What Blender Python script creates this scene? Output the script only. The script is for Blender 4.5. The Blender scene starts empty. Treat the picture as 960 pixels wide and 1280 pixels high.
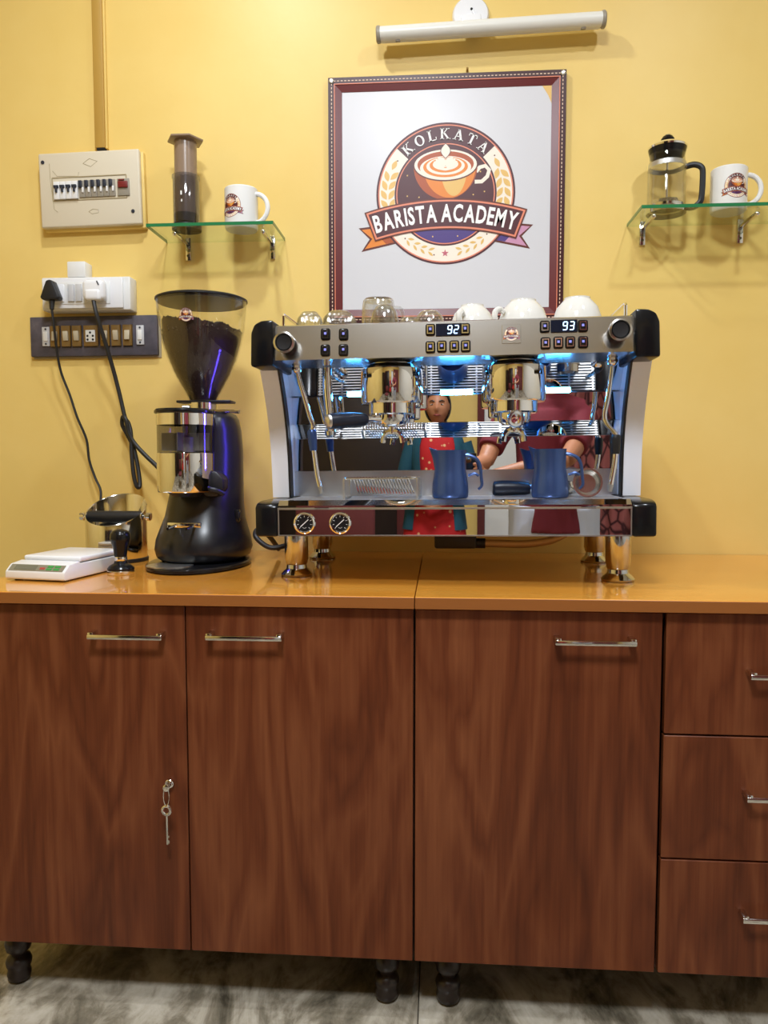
import bpy, bmesh, math, random
from mathutils import Vector, Matrix, Euler
random.seed(7)
R = math.radians
C = bpy.context.scene.collection
SC = bpy.context.scene

# ------------------------------------------------------------------ camera, world, lights, exposure
cam_d = bpy.data.cameras.new('camera')
cam_d.sensor_fit = 'HORIZONTAL'; cam_d.sensor_width = 36.0; cam_d.lens = 36.04
cam_d.clip_start = 0.02
cam = bpy.data.objects.new('camera', cam_d); C.objects.link(cam)
cam.location = (0, -1.96, 1.07); cam.rotation_euler = (R(90 - 3.9), 0, R(4.2))
SC.camera = cam

world = bpy.data.worlds.new('world'); SC.world = world
world.use_nodes = True
world.node_tree.nodes['Background'].inputs[0].default_value = (.9, .95, 1, 1)
world.node_tree.nodes['Background'].inputs[1].default_value = 0.05

SC.view_settings.view_transform = 'Standard'; SC.view_settings.look = 'None'
SC.view_settings.gamma = 1; SC.view_settings.use_curve_mapping = False
SC.view_settings.exposure = 0.6

# ceiling lamps, the third an unseen one added for frontal fill: x, y, half size x, half size y, watts
CEIL = 2.85
LAMPS = [(-.56, -.72, .05, .05, 10.5), (.80, -1.15, .055, .055, 9.5), (-.15, -2.0, .20, .20, 36)]
LAMP_COL = (.87, .93, 1.0)

WY = .12          # room-side face of the wall behind the counter
CT = .82          # worktop height

# ------------------------------------------------------------------ materials
MAT = {}
def mat(name, col=(.8, .8, .8), rough=.5, metal=0, spec=.5, coat=0, emit=None, estr=0, trans=0, ior=1.45, alpha=1):
    m = bpy.data.materials.new(name); m.use_nodes = True
    b = m.node_tree.nodes['Principled BSDF']
    b.inputs['Base Color'].default_value = (*col, 1)
    b.inputs['Roughness'].default_value = rough
    b.inputs['Metallic'].default_value = metal
    b.inputs['Specular IOR Level'].default_value = spec
    b.inputs['Coat Weight'].default_value = coat
    b.inputs['Coat Roughness'].default_value = .04
    b.inputs['Transmission Weight'].default_value = trans
    b.inputs['IOR'].default_value = ior
    b.inputs['Alpha'].default_value = alpha
    if emit:
        b.inputs['Emission Color'].default_value = (*emit, 1)
        b.inputs['Emission Strength'].default_value = estr
    MAT[name] = m
    return m
def srgb(r, g, b):
    f = lambda c: c / 12.92 if c <= .04045 else ((c + .055) / 1.055) ** 2.4
    return (f(r / 255), f(g / 255), f(b / 255))
def N(m, t, **kw):
    n = m.node_tree.nodes.new(t)
    for k, v in kw.items():
        if hasattr(n, k): setattr(n, k, v)
    return n
def lk(m, a, b): m.node_tree.links.new(a, b)
def bsdf(m): return m.node_tree.nodes['Principled BSDF']
def coords(m, scale=(1, 1, 1), kind='Object', rnd=False):
    tc = N(m, 'ShaderNodeTexCoord'); mp = N(m, 'ShaderNodeMapping')
    mp.inputs['Scale'].default_value = scale
    lk(m, tc.outputs[kind], mp.inputs['Vector'])
    if rnd:
        oi = N(m, 'ShaderNodeObjectInfo'); mu = N(m, 'ShaderNodeVectorMath', operation='SCALE')
        cb = N(m, 'ShaderNodeCombineXYZ')
        lk(m, oi.outputs['Random'], cb.inputs[0]); lk(m, oi.outputs['Random'], cb.inputs[1]); lk(m, oi.outputs['Random'], cb.inputs[2])
        mu.inputs['Scale'].default_value = 23.0
        lk(m, cb.outputs[0], mu.inputs[0]); lk(m, mu.outputs[0], mp.inputs['Location'])
    return mp.outputs['Vector']
def noise(m, vec, scale, detail=4, rough=.5, dist=0):
    n = N(m, 'ShaderNodeTexNoise'); n.inputs['Scale'].default_value = scale
    n.inputs['Detail'].default_value = detail; n.inputs['Roughness'].default_value = rough
    n.inputs['Distortion'].default_value = dist
    lk(m, vec, n.inputs['Vector']); return n.outputs['Fac']
def ramp(m, fac, stops):
    r = N(m, 'ShaderNodeValToRGB'); e = r.color_ramp.elements
    while len(e) < len(stops): e.new(.5)
    for el, (p, c) in zip(e, stops): el.position = p; el.color = (*c, 1)
    lk(m, fac, r.inputs['Fac']); return r.outputs['Color']
def math_(m, op, a, b=None):
    n = N(m, 'ShaderNodeMath', operation=op)
    for i, v in enumerate((a, b)):
        if v is None: continue
        if isinstance(v, (int, float)): n.inputs[i].default_value = v
        else: lk(m, v, n.inputs[i])
    return n.outputs[0]
def mix(m, fac, a, b, blend='MIX'):
    n = N(m, 'ShaderNodeMixRGB', blend_type=blend)
    for i, v in zip((0, 1, 2), (fac, a, b)):
        if isinstance(v, (int, float)): n.inputs[i].default_value = v
        elif isinstance(v, tuple): n.inputs[i].default_value = (*v, 1)
        else: lk(m, v, n.inputs[i])
    return n.outputs[0]
def bump(m, h, strength=.1, dist=.01):
    b = N(m, 'ShaderNodeBump'); b.inputs['Strength'].default_value = strength; b.inputs['Distance'].default_value = dist
    lk(m, h, b.inputs['Height']); lk(m, b.outputs[0], bsdf(m).inputs['Normal'])

# painted plaster
m = mat('yellow_paint', rough=.42, spec=.35)
v = coords(m)
n1 = noise(m, v, 2.2, 5, .6); n2 = noise(m, v, 60, 3)
lk(m, ramp(m, n1, [(.3, srgb(229, 196, 112)), (.7, srgb(235, 205, 125))]), bsdf(m).inputs['Base Color'])
bump(m, mix(m, .3, n1, n2), .12, .006)
mat('ceiling_white', srgb(226, 224, 216), .8)
m = mat('cream_paint', srgb(214, 190, 130), .6)

# cabinet laminate
def wood(name, dark, mid, light, rough, coat, scale, bands, horiz=False):
    m = mat(name, rough=rough, coat=coat)
    sc = (scale, scale, scale * .16) if not horiz else (scale * .16, scale, scale)
    v = coords(m, sc, rnd=True)
    f = noise(m, v, 1.0, 3, .5, .6)
    ring = math_(m, 'PINGPONG', math_(m, 'MULTIPLY', f, bands), 1.0)
    fs = (120, 120, 3.2) if not horiz else (4, 150, 150)
    fine = noise(m, coords(m, fs, rnd=True), 1.0, 4, .65)
    broad = noise(m, coords(m, tuple(c * .6 for c in sc), rnd=True), 1.0, 2)
    k = math_(m, 'ADD', math_(m, 'MULTIPLY', ring, .26), math_(m, 'ADD', math_(m, 'MULTIPLY', fine, .42), math_(m, 'MULTIPLY', broad, .38)))
    lk(m, ramp(m, k, [(.24, dark), (.5, mid), (.78, light)]), bsdf(m).inputs['Base Color'])
    bump(m, fine, .04, .002)
    return m
wood('cabinet_laminate', srgb(76, 34, 17), srgb(107, 54, 29), srgb(132, 76, 45), .34, 0, 8.5, 11)
bsdf(MAT['cabinet_laminate']).inputs['Specular IOR Level'].default_value = .35
wood('cabinet_edge', srgb(60, 32, 20), srgb(76, 42, 26), srgb(90, 52, 32), .5, 0, 7.0, 9)
wood('worktop_wood', srgb(208, 132, 44), srgb(221, 148, 54), srgb(229, 162, 68), .13, .6, 5.0, 5, True)
mat('worktop_edge_band', srgb(152, 92, 42), .4)

# marbled floor tile
m = mat('marble_tile', rough=.16, spec=.45)
v = coords(m, (4.2, 2.2, 2), rnd=True)
f = noise(m, v, 1.1, 7, .62, 1.9); g = noise(m, v, 5.0, 5, .65, .8)
k = math_(m, 'ADD', math_(m, 'MULTIPLY', f, .7), math_(m, 'MULTIPLY', g, .3))
lk(m, ramp(m, k, [(.36, srgb(78, 72, 60)), (.46, srgb(136, 127, 110)), (.54, srgb(182, 173, 156)), (.64, srgb(206, 199, 184))]), bsdf(m).inputs['Base Color'])
mat('grout', srgb(92, 84, 72), .9)

mat('chrome', (.86, .86, .87), .035, 1)
mat('mirror_steel', (.80, .80, .81), .012, 1)
mat('polished_steel', (.74, .73, .71), .10, 1)
mat('satin_steel', (.66, .67, .66), .34, 1)
mat('grid_steel', (.82, .82, .82), .36, .9)
mat('tray_dark', (.05, .055, .06), .3, .9)
mat('foot_steel', (.60, .62, .66), .10, 1)
mat('panel_steel', (.68, .665, .64), .20, 1)
mat('dark_chrome', (.35, .34, .33), .12, 1)
mat('brass', srgb(150, 120, 66), .38, .8)
mat('white_gloss', srgb(232, 232, 234), .22)
mat('white_panel', srgb(238, 240, 248), .3)
mat('white_plastic', srgb(228, 228, 226), .35)
mat('ceramic', srgb(214, 211, 204), .12, coat=.4)
mat('mug_white', srgb(232, 231, 228), .14, coat=.3)
mat('black_gloss', (.007, .007, .008), .18, spec=.35)
mat('black_matte', (.012, .012, .014), .42)
mat('black_rubber', (.014, .013, .013), .5)
mat('grinder_black', (.010, .010, .012), .30, spec=.6)
mat('dark_blue', srgb(64, 86, 136), .30, .55)
mat('navy_handle', srgb(20, 26, 42), .38)
mat('dark_inside', (.01, .01, .012), .6)
mat('beige_plastic', srgb(214, 203, 180), .45)
mat('beige_line', srgb(170, 155, 122), .6)
mat('grey_plastic', srgb(150, 142, 128), .4)
mat('breaker_white', srgb(230, 228, 226), .3)
mat('breaker_dark', srgb(42, 46, 58), .4)
mat('breaker_red', srgb(120, 36, 34), .4)
mat('switch_grey', srgb(196, 196, 198), .4)
mat('ivory_switch', srgb(188, 176, 150), .4)
mat('old_brass_plate', srgb(134, 106, 60), .45, .3)
m = mat('slate_board', rough=.6)
f = noise(m, coords(m), 16, 5, .65)
lk(m, ramp(m, f, [(.35, srgb(62, 58, 66)), (.6, srgb(84, 78, 86)), (.75, srgb(108, 100, 104))]), bsdf(m).inputs['Base Color'])
mat('scale_screen', srgb(132, 126, 104), .3)
mat('lcd', srgb(112, 110, 92), .2)
mat('green_print', srgb(60, 150, 70), .5)
mat('red_print', srgb(170, 70, 60), .5)
mat('smoke_plastic', srgb(142, 120, 100), .25)
mat('poster_white', srgb(207, 206, 210), .32)
mat('poster_red', srgb(96, 24, 24), .34)
mat('poster_red_dark', srgb(58, 14, 18), .34)
mat('poster_cream', srgb(226, 196, 170), .5)
mat('print_maroon', srgb(74, 20, 28), .4)
mat('print_white', srgb(244, 240, 236), .4)
mat('print_cream', srgb(238, 226, 210), .4)
mat('print_salmon', srgb(222, 130, 100), .4)
mat('print_orange', srgb(222, 128, 34), .4)
mat('print_deep_orange', srgb(168, 74, 18), .4)
mat('print_gold', srgb(222, 180, 100), .4)
mat('print_brown', srgb(92, 34, 16), .4)
mat('glare_purple', srgb(70, 48, 120), .4)  # blue-violet LED glare on the emblem, put into its colour
mat('glare_lilac', srgb(196, 140, 170), .4)  # same glare painted on the right ribbon tail
mat('print_star', srgb(190, 96, 112), .4)
mat('gauge_black', (.012, .012, .013), .3)
mat('display_black', srgb(16, 22, 40), .12)
mat('digit_blue', (.3, .5, .9), .5, emit=(.50, .74, 1.0), estr=1.5)
mat('button_icon', (.2, .2, .6), .5, emit=(.35, .35, 1.0), estr=.25)
mat('led_cyan', (.6, .9, 1), .5, emit=(.045, .36, 1.0), estr=75)
mat('led_violet', (.2, .2, 1), .5, emit=(.10, .06, 1.0), estr=26)
mat('lamp_diffuser', (.95, .95, .95), .5, emit=LAMP_COL, estr=6)
mat('conduit_paint', srgb(186, 146, 66), .5)
mat('tube_off', srgb(224, 222, 214), .28)
mat('braid', srgb(188, 158, 104), .45, .5)
mat('door_dark', srgb(40, 28, 24), .4)
mat('hole_black', (.004, .004, .004), .8)
mat('turned_leg', srgb(42, 32, 28), .3)
mat('coffee', srgb(46, 29, 21), .5)
mat('sofa_maroon', srgb(96, 40, 40), .8)
m = mat('net_curtain', rough=.8)
vo = N(m, 'ShaderNodeTexVoronoi'); vo.feature = 'DISTANCE_TO_EDGE'; vo.inputs['Scale'].default_value = 9
lk(m, coords(m, (1.4, 1, 1)), vo.inputs['Vector'])
lk(m, ramp(m, vo.outputs['Distance'], [(.03, srgb(58, 18, 22)), (.12, srgb(150, 84, 80))]), bsdf(m).inputs['Base Color'])
mat('skin_tone', srgb(172, 116, 84), .5)
mat('lips', srgb(128, 56, 52), .4)
mat('hair_black', (.008, .007, .007), .4)
mat('eye_white', srgb(196, 184, 172), .4)
mat('maroon_cloth', srgb(104, 22, 36), .8)
mat('pale_cloth', srgb(190, 196, 214), .8)
m = mat('red_print_cloth', rough=.8)
vo = N(m, 'ShaderNodeTexVoronoi'); vo.inputs['Scale'].default_value = 22
lk(m, coords(m), vo.inputs['Vector'])
lk(m, ramp(m, vo.outputs['Distance'], [(.16, srgb(216, 170, 120)), (.22, srgb(176, 22, 26))]), bsdf(m).inputs['Base Color'])
mat('teal_cloth', srgb(24, 74, 92), .8)
mat('navy_cloth', srgb(24, 28, 48), .8)

def thin_glass(name, tint, gloss=1.0, rough=.02, base=.04):
    m = bpy.data.materials.new(name); m.use_nodes = True
    nt = m.node_tree; nt.nodes.clear()
    o = nt.nodes.new('ShaderNodeOutputMaterial'); mx = nt.nodes.new('ShaderNodeMixShader')
    t = nt.nodes.new('ShaderNodeBsdfTransparent'); g = nt.nodes.new('ShaderNodeBsdfGlossy')
    fr = nt.nodes.new('ShaderNodeLayerWeight'); fr.inputs['Blend'].default_value = .5
    t.inputs[0].default_value = (*tint, 1); g.inputs['Roughness'].default_value = rough
    pw_ = nt.nodes.new('ShaderNodeMath'); pw_.operation = 'POWER'; pw_.inputs[1].default_value = 3.5
    mu = nt.nodes.new('ShaderNodeMath'); mu.operation = 'MULTIPLY_ADD'; mu.inputs[1].default_value = gloss; mu.inputs[2].default_value = base
    nt.links.new(fr.outputs['Facing'], pw_.inputs[0]); nt.links.new(pw_.outputs[0], mu.inputs[0]); nt.links.new(mu.outputs[0], mx.inputs[0])
    nt.links.new(t.outputs[0], mx.inputs[1]); nt.links.new(g.outputs[0], mx.inputs[2]); nt.links.new(mx.outputs[0], o.inputs[0])
    MAT[name] = m
thin_glass('clear_glass', (.975, .98, .975), .6)
thin_glass('hopper_glass', (.975, .97, .955), .5)
thin_glass('shelf_glass', (.93, .97, .92), .5)
mat('shelf_edge', srgb(44, 118, 74), .12)
thin_glass('tumbler_glass', (.97, .98, .98), 1.0, .08, .13)
mat('cup_glass', (.95, .97, .97), .02, trans=1, ior=1.3)
thin_glass('smoke_window', (.55, .55, .57), .6, .05, .06)
thin_glass('smoke_tube', (.74, .75, .80), .5, .05, .08)

# ------------------------------------------------------------------ mesh helpers
class B:
    def __init__(self): self.bm = bmesh.new(); self.mi = 0
    def _add(self, t, M=None):
        if M is not None: bmesh.ops.transform(t, matrix=M, verts=t.verts)
        for f in t.faces: f.material_index = self.mi
        me = bpy.data.meshes.new('tmp'); t.to_mesh(me); t.free()
        self.bm.from_mesh(me); bpy.data.meshes.remove(me)
        return self
    def box(self, c, s, bev=0, seg=2, rot=None):
        t = bmesh.new(); bmesh.ops.create_cube(t, size=1)
        bmesh.ops.transform(t, matrix=Matrix.Diagonal((*s, 1)), verts=t.verts)
        if bev: bmesh.ops.bevel(t, geom=t.edges[:], offset=bev, segments=seg, profile=.5, affect='EDGES')
        M = Matrix.Translation(c)
        if rot: M = M @ Euler(rot).to_matrix().to_4x4()
        return self._add(t, M)
    def lathe(self, prof, n=32, M=None, wave=None):
        t = bmesh.new(); rings = []
        for (r, z) in prof:
            if r < 1e-6: rings.append([t.verts.new((0, 0, z))])
            else:
                rings.append([t.verts.new((r * (1 + (wave(i / n, z) if wave else 0)) * math.cos(2 * math.pi * i / n), r * (1 + (wave(i / n, z) if wave else 0)) * math.sin(2 * math.pi * i / n), z)) for i in range(n)])
        for a, b in zip(rings, rings[1:]):
            for i in range(n):
                j = (i + 1) % n
                if len(a) == 1 and len(b) == 1: continue
                if len(a) == 1: t.faces.new((a[0], b[j], b[i]))
                elif len(b) == 1: t.faces.new((a[i], a[j], b[0]))
                else: t.faces.new((a[i], a[j], b[j], b[i]))
        bmesh.ops.recalc_face_normals(t, faces=t.faces)
        return self._add(t, M)
    def cyl(self, p, q, r, n=24, r2=None, bev=0):
        p, q = Vector(p), Vector(q); d = q - p; L = d.length; r2 = r if r2 is None else r2
        M = Matrix.Translation(p) @ d.to_track_quat('Z', 'Y').to_matrix().to_4x4()
        if bev: pr = [(0, 0), (r - bev, 0), (r, bev), (r2, L - bev), (r2 - bev, L), (0, L)]
        else: pr = [(0, 0), (r, 0), (r2, L), (0, L)]
        return self.lathe(pr, n, M)
    def tube(self, pts, r, n=10, smooth=0, closed=False):
        P = [Vector(p) for p in pts]
        rr = r if isinstance(r, (list, tuple)) else [r] * len(P)
        if smooth:
            Q, q = [], []
            cnt = len(P) if closed else len(P) - 1
            for i in range(cnt):
                g = (lambda k: P[k % len(P)]) if closed else (lambda k: P[max(0, min(len(P) - 1, k))])
                a, b, c, d = g(i - 1), g(i), g(i + 1), g(i + 2)
                r1, r2 = rr[i], rr[(i + 1) % len(P)]
                for s in range(smooth):
                    u = s / smooth
                    Q.append(.5 * (2 * b + (c - a) * u + (2 * a - 5 * b + 4 * c - d) * u * u + (3 * b - a - 3 * c + d) * u ** 3)); q.append(r1 + (r2 - r1) * u)
            if not closed: Q.append(P[-1]); q.append(rr[-1])
            P, rr = Q, q
        t = bmesh.new(); rings = []; up = None
        for i, p in enumerate(P):
            if closed: d = P[(i + 1) % len(P)] - P[i - 1]
            else: d = P[min(i + 1, len(P) - 1)] - P[max(i - 1, 0)]
            d.normalize()
            if up is None: up = d.orthogonal().normalized()
            else: up = (up - d * up.dot(d)).normalized()
            w = d.cross(up)
            rings.append([t.verts.new(p + (up * math.cos(2 * math.pi * k / n) + w * math.sin(2 * math.pi * k / n)) * rr[i]) for k in range(n)])
        prs = list(zip(rings, rings[1:])) + ([(rings[-1], rings[0])] if closed else [])
        for a, b in prs:
            for k in range(n): t.faces.new((a[k], a[(k + 1) % n], b[(k + 1) % n], b[k]))
        if not closed: t.faces.new(rings[0]); t.faces.new(rings[-1])
        bmesh.ops.recalc_face_normals(t, faces=t.faces)
        return self._add(t)
    def prism(self, poly, h, M=None, bev=0):
        t = bmesh.new()
        a = [t.verts.new((x, y, 0)) for x, y in poly]; b = [t.verts.new((x, y, h)) for x, y in poly]
        t.faces.new(a); t.faces.new(b)
        for i in range(len(a)):
            j = (i + 1) % len(a); t.faces.new((a[i], a[j], b[j], b[i]))
        bmesh.ops.recalc_face_normals(t, faces=t.faces)
        if bev: bmesh.ops.bevel(t, geom=t.edges[:], offset=bev, segments=2, profile=.5, affect='EDGES')
        return self._add(t, M)
    def loft(self, rings, cap=True):
        t = bmesh.new(); rs = [[t.verts.new(p) for p in ring] for ring in rings]; n = len(rs[0])
        for a, b in zip(rs, rs[1:]):
            for k in range(n): t.faces.new((a[k], a[(k + 1) % n], b[(k + 1) % n], b[k]))
        if cap: t.faces.new(rs[0]); t.faces.new(rs[-1])
        bmesh.ops.recalc_face_normals(t, faces=t.faces)
        return self._add(t)
    def ball(self, c, r, s=(1, 1, 1), n=16):
        t = bmesh.new(); bmesh.ops.create_uvsphere(t, u_segments=n, v_segments=max(6, n // 2), radius=r)
        return self._add(t, Matrix.Translation(c) @ Matrix.Diagonal((*s, 1)))
    def raw(self, vs, fs):
        t = bmesh.new(); V = [t.verts.new(v) for v in vs]
        for f in fs: t.faces.new([V[i] for i in f])
        return self._add(t)
def obj(name, b, m, parent=None, loc=None, rot=None, ang=35, kind=None):
    bm = b.bm if isinstance(b, B) else b
    me = bpy.data.meshes.new(name); bm.to_mesh(me); bm.free()
    for mm in ([m] if isinstance(m, str) else m): me.materials.append(MAT[mm])
    me.polygons.foreach_set('use_smooth', [True] * len(me.polygons)); me.set_sharp_from_angle(angle=R(ang))
    o = bpy.data.objects.new(name, me); C.objects.link(o)
    if parent: o.parent = parent
    if loc: o.location = loc
    if rot: o.rotation_euler = rot
    if kind: o['kind'] = kind
    return o
def tag(o, label, cat, group=None):
    o['label'] = label; o['category'] = cat
    if group: o['group'] = group
    return o
def thing(name, label, cat, loc=(0, 0, 0), rot=(0, 0, 0), group=None):
    o = bpy.data.objects.new(name, None); C.objects.link(o); o.empty_display_size = .05
    o.location = loc; o.rotation_euler = rot
    return tag(o, label, cat, group)
def part(o, label): o['label'] = label; return o
XZ = Matrix.Rotation(R(90), 4, 'X')       # local (x, y, h) -> world (x, -h, y): prism drawn on a wall, growing towards the room
def rrect(x0, y0, x1, y1, r, n=4):
    out = []
    for cx, cy, a0 in ((x1 - r, y1 - r, 0), (x0 + r, y1 - r, 90), (x0 + r, y0 + r, 180), (x1 - r, y0 + r, 270)):
        for k in range(n + 1):
            a = R(a0 + 90 * k / n); out.append((cx + r * math.cos(a), cy + r * math.sin(a)))
    return out

# ------------------------------------------------------------------ the room
X0, X1, Y0 = -2.1, 2.1, -4.2
def slab(name, c, s, m):
    o = obj(name, B().box(c, s), m); o['kind'] = 'structure'; return o
wall_back = slab('wall_back', ((X0 + X1) / 2, WY + .06, CEIL / 2), (X1 - X0 + .24, .12, CEIL), 'yellow_paint')
slab('wall_left', (X0 - .06, (WY + Y0) / 2, CEIL / 2), (.12, WY - Y0, CEIL), 'yellow_paint')
slab('wall_right', (X1 + .06, (WY + Y0) / 2, CEIL / 2), (.12, WY - Y0, CEIL), 'ceiling_white')
slab('wall_front', ((X0 + X1) / 2, Y0 - .06, CEIL / 2), (X1 - X0 + .24, .12, CEIL), 'yellow_paint')
slab('ceiling', ((X0 + X1) / 2, (WY + Y0) / 2, CEIL + .05), (X1 - X0 + .24, WY - Y0 + .24, .1), 'ceiling_white')
floor = slab('floor', ((X0 + X1) / 2, (WY + Y0) / 2, -.035), (X1 - X0 + .24, WY - Y0 + .24, .05), 'grout')
TS = 1.2; seam_x = -.038
for i in range(-3, 3):
    for j in range(-4, 2):
        x0 = max(seam_x + i * TS, X0); x1 = min(seam_x + (i + 1) * TS, X1)
        y0 = max(-1.15 + j * TS, Y0); y1 = min(-1.15 + (j + 1) * TS, WY)
        if x1 - x0 < .02 or y1 - y0 < .02: continue
        cx, cy = (x0 + x1) / 2, (y0 + y1) / 2
        b = B().box((0, 0, -.005), (x1 - x0 - .002, y1 - y0 - .002, .01), .0008, 1)
        obj('floor_tile', b, 'marble_tile', floor, (cx, cy, 0))
# dark doorway and its trim in the wall behind the camera (seen mirrored in the machine)
d = obj('door_1', B().box((-1.03, Y0 + .02, 1.03), (.95, .04, 2.06), .004), 'door_dark'); d['kind'] = 'structure'
for i, (c, s) in enumerate((((-1.54, Y0 + .025, 1.05), (.07, .05, 2.1)), ((-.52, Y0 + .025, 1.05), (.07, .05, 2.1)), ((-1.03, Y0 + .025, 2.095), (.95, .05, .07)))):
    t = obj('trim_%d' % (i + 1), B().box(c, s, .004), 'sofa_maroon'); t['kind'] = 'structure'

# ceiling lamps
LN = ['small square white ceiling lamp above the black grinder', 'square white ceiling lamp above the room right of the coffee machine',
      'large square white fill lamp added to the ceiling above the person in maroon shirt']
for (x, y, hx, hy, w), l in zip(LAMPS, LN):
    t = thing('ceiling_lamp', l, 'lamp', (x, y, CEIL))
    b = B(); f = .018
    for c, s in (((0, hy + f / 2, -.012), (2 * hx + 2 * f, f, .024)), ((0, -hy - f / 2, -.012), (2 * hx + 2 * f, f, .024)), ((hx + f / 2, 0, -.012), (f, 2 * hy, .024)), ((-hx - f / 2, 0, -.012), (f, 2 * hy, .024))):
        b.box(c, s)
    obj('lamp_frame', b, 'white_gloss', t)
    obj('diffuser', B().box((0, 0, -.008), (2 * hx, 2 * hy, .012)), 'lamp_diffuser', t)
    ld = bpy.data.lights.new('lamp_light', 'AREA'); ld.shape = 'RECTANGLE'; ld.size = 2 * hx; ld.size_y = 2 * hy; ld.energy = w; ld.color = LAMP_COL
    lo = bpy.data.objects.new('lamp_light', ld); C.objects.link(lo); lo.parent = t; lo.location = (0, 0, -.026)

# ------------------------------------------------------------------ cabinets and worktops
CB = .118; FY = -.56; CTH = .022; TOPZ = CT - CTH
def bar_handle(parent, cx, z, w=.144, y=FY):
    b = B()
    b.box((cx, y - .024, z), (w, .006, .0095), .0022, 2)
    for s in (-1, 1):
        b.box((cx + s * (w / 2 - .006), y - .012, z + .004), (.011, .026, .009), .002, 2)
    return obj('handle', b, 'polished_steel', parent)
def turned_leg(parent, x, y):
    p = [(0, .001), (.016, .001), (.022, .006), (.0235, .016), (.021, .026), (.0245, .034), (.0255, .042), (.022, .05), (.0145, .055), (.0155, .06), (.024, .068), (.0265, .08), (.024, .092), (.017, .099), (.021, .104), (.023, .1175), (0, .1175)]
    return obj('leg', B().lathe(p, 24, Matrix.Translation((x, y, 0))), 'turned_leg', parent, ang=60)
def carcass(parent, x0, x1):
    b = B(); yb = WY - .012; t = .016; yf = FY + .018
    ym, dy = (yf + yb) / 2, yb - yf
    zm, dz = (CB + TOPZ) / 2, TOPZ - CB
    for c, s in (((x0 + t / 2, ym, zm), (t, dy, dz)), ((x1 - t / 2, ym, zm), (t, dy, dz)), (((x0 + x1) / 2, ym, CB + t / 2), (x1 - x0 - 2 * t, dy, t)), (((x0 + x1) / 2, ym, TOPZ - t / 2), (x1 - x0 - 2 * t, dy, t)), (((x0 + x1) / 2, yb - .004, zm), (x1 - x0 - 2 * t, .008, dz - 2 * t))):
        b.box(c, s)
    return obj('carcass', b, 'cabinet_edge', parent)
def front(name, parent, x0, x1, z0, z1):
    g = .0012
    return obj(name, B().box((0, 0, 0), (x1 - x0 - 2 * g, .017, z1 - z0 - 2 * g), .0012, 1), 'cabinet_laminate', parent, ((x0 + x1) / 2, FY + .0085, (z0 + z1) / 2))
def front_handle(fr, cx, z, w=.144):
    l = fr.location; h = bar_handle(fr, cx - l.x, z - l.z, w, -.0085); return h

cabL = thing('base_cabinet', 'brown wood-grain cabinet with two doors and a key in its lock', 'cabinet', (0, 0, 0))
carcass(cabL, -.905, -.0475)
dA = front('door', cabL, -.905, -.4785, CB, TOPZ - .002); front_handle(dA, -.587, .739)
dB = front('door', cabL, -.4785, -.0475, CB, TOPZ - .002); front_handle(dB, -.361, .741)
for x in (-.862, -.102):
    for y in (-.5, .06): turned_leg(cabL, x, y)
lockb = B().cyl((0, -.0085, 0), (0, -.017, 0), .0085, 20, bev=.001).cyl((0, -.017, 0), (0, -.0195, 0), .0055, 16)
part(obj('lock', lockb, 'chrome', dA, (-.513 - dA.location.x, 0, .453 - dA.location.z)), 'chrome lock cylinder')
# key hanging on its ring from the lock
k = thing('key', 'small steel key hanging from the lock of the cabinet door', 'key', (-.513, FY - .0215, .452))
b = B(); b.box((0, .0015, .0), (.0022, .007, .012), .0005, 1); b.ball((0, -.002, .0), .0065, (1, .22, 1.1), 14)
obj('key_in_lock', b, 'polished_steel', k)
b = B(); b.tube([(.0055 * math.cos(a), -.002, -.016 + .018 * math.sin(a)) for a in [2 * math.pi * i / 20 for i in range(20)]], .0007, 6, closed=True)
obj('key_ring', b, 'polished_steel', k)
b = B()
b.tube([(.0075 * math.cos(a), -.002, -.043 + .0085 * math.sin(a)) for a in [2 * math.pi * i / 24 for i in range(24)]], .003, 8, closed=True)
b.box((.0005, -.002, -.08), (.0035, .002, .06), .0005, 1); b.box((.003, -.002, -.104), (.004, .0018, .006)); b.box((.003, -.002, -.094), (.003, .0018, .004))
obj('spare_key', b, 'polished_steel', k)

cabR = thing('base_cabinet', 'brown wood-grain cabinet with one door and three drawers', 'cabinet', (0, 0, 0))
carcass(cabR, -.0455, .852)
dC = front('door', cabR, -.0455, .4015, CB, TOPZ - .002); front_handle(dC, .278, .743)
for z0, z1, hz in ((.572, TOPZ - .002, .687), (.339, .571, .465), (.118, .338, .241)):
    dr = front('drawer', cabR, .406, .852, z0, z1); front_handle(dr, .619, hz)
for x in (.02, .80):
    for y in (-.5, .06): turned_leg(cabR, x, y)
def worktop(x0, x1, label):
    t = thing('worktop', label, 'worktop', ((x0 + x1) / 2, 0, CT))
    yf, yb = -.575, WY - .002
    obj('top_board', B().box((0, (yf + yb) / 2 + .0015, -CTH / 2), (x1 - x0 - .0006, yb - yf - .003, CTH), .0012, 1), 'worktop_wood', t)
    obj('edge_band', B().box((0, yf + .001, -CTH / 2 - .0002), (x1 - x0 - .0006, .003, CTH - .001), .0006, 1), 'worktop_edge_band', t)
worktop(-.93, -.0465, 'glossy honey wood worktop carrying the black grinder and the scale')
worktop(-.0455, .872, 'glossy honey wood worktop over the drawers, plain but for machine feet')

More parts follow.
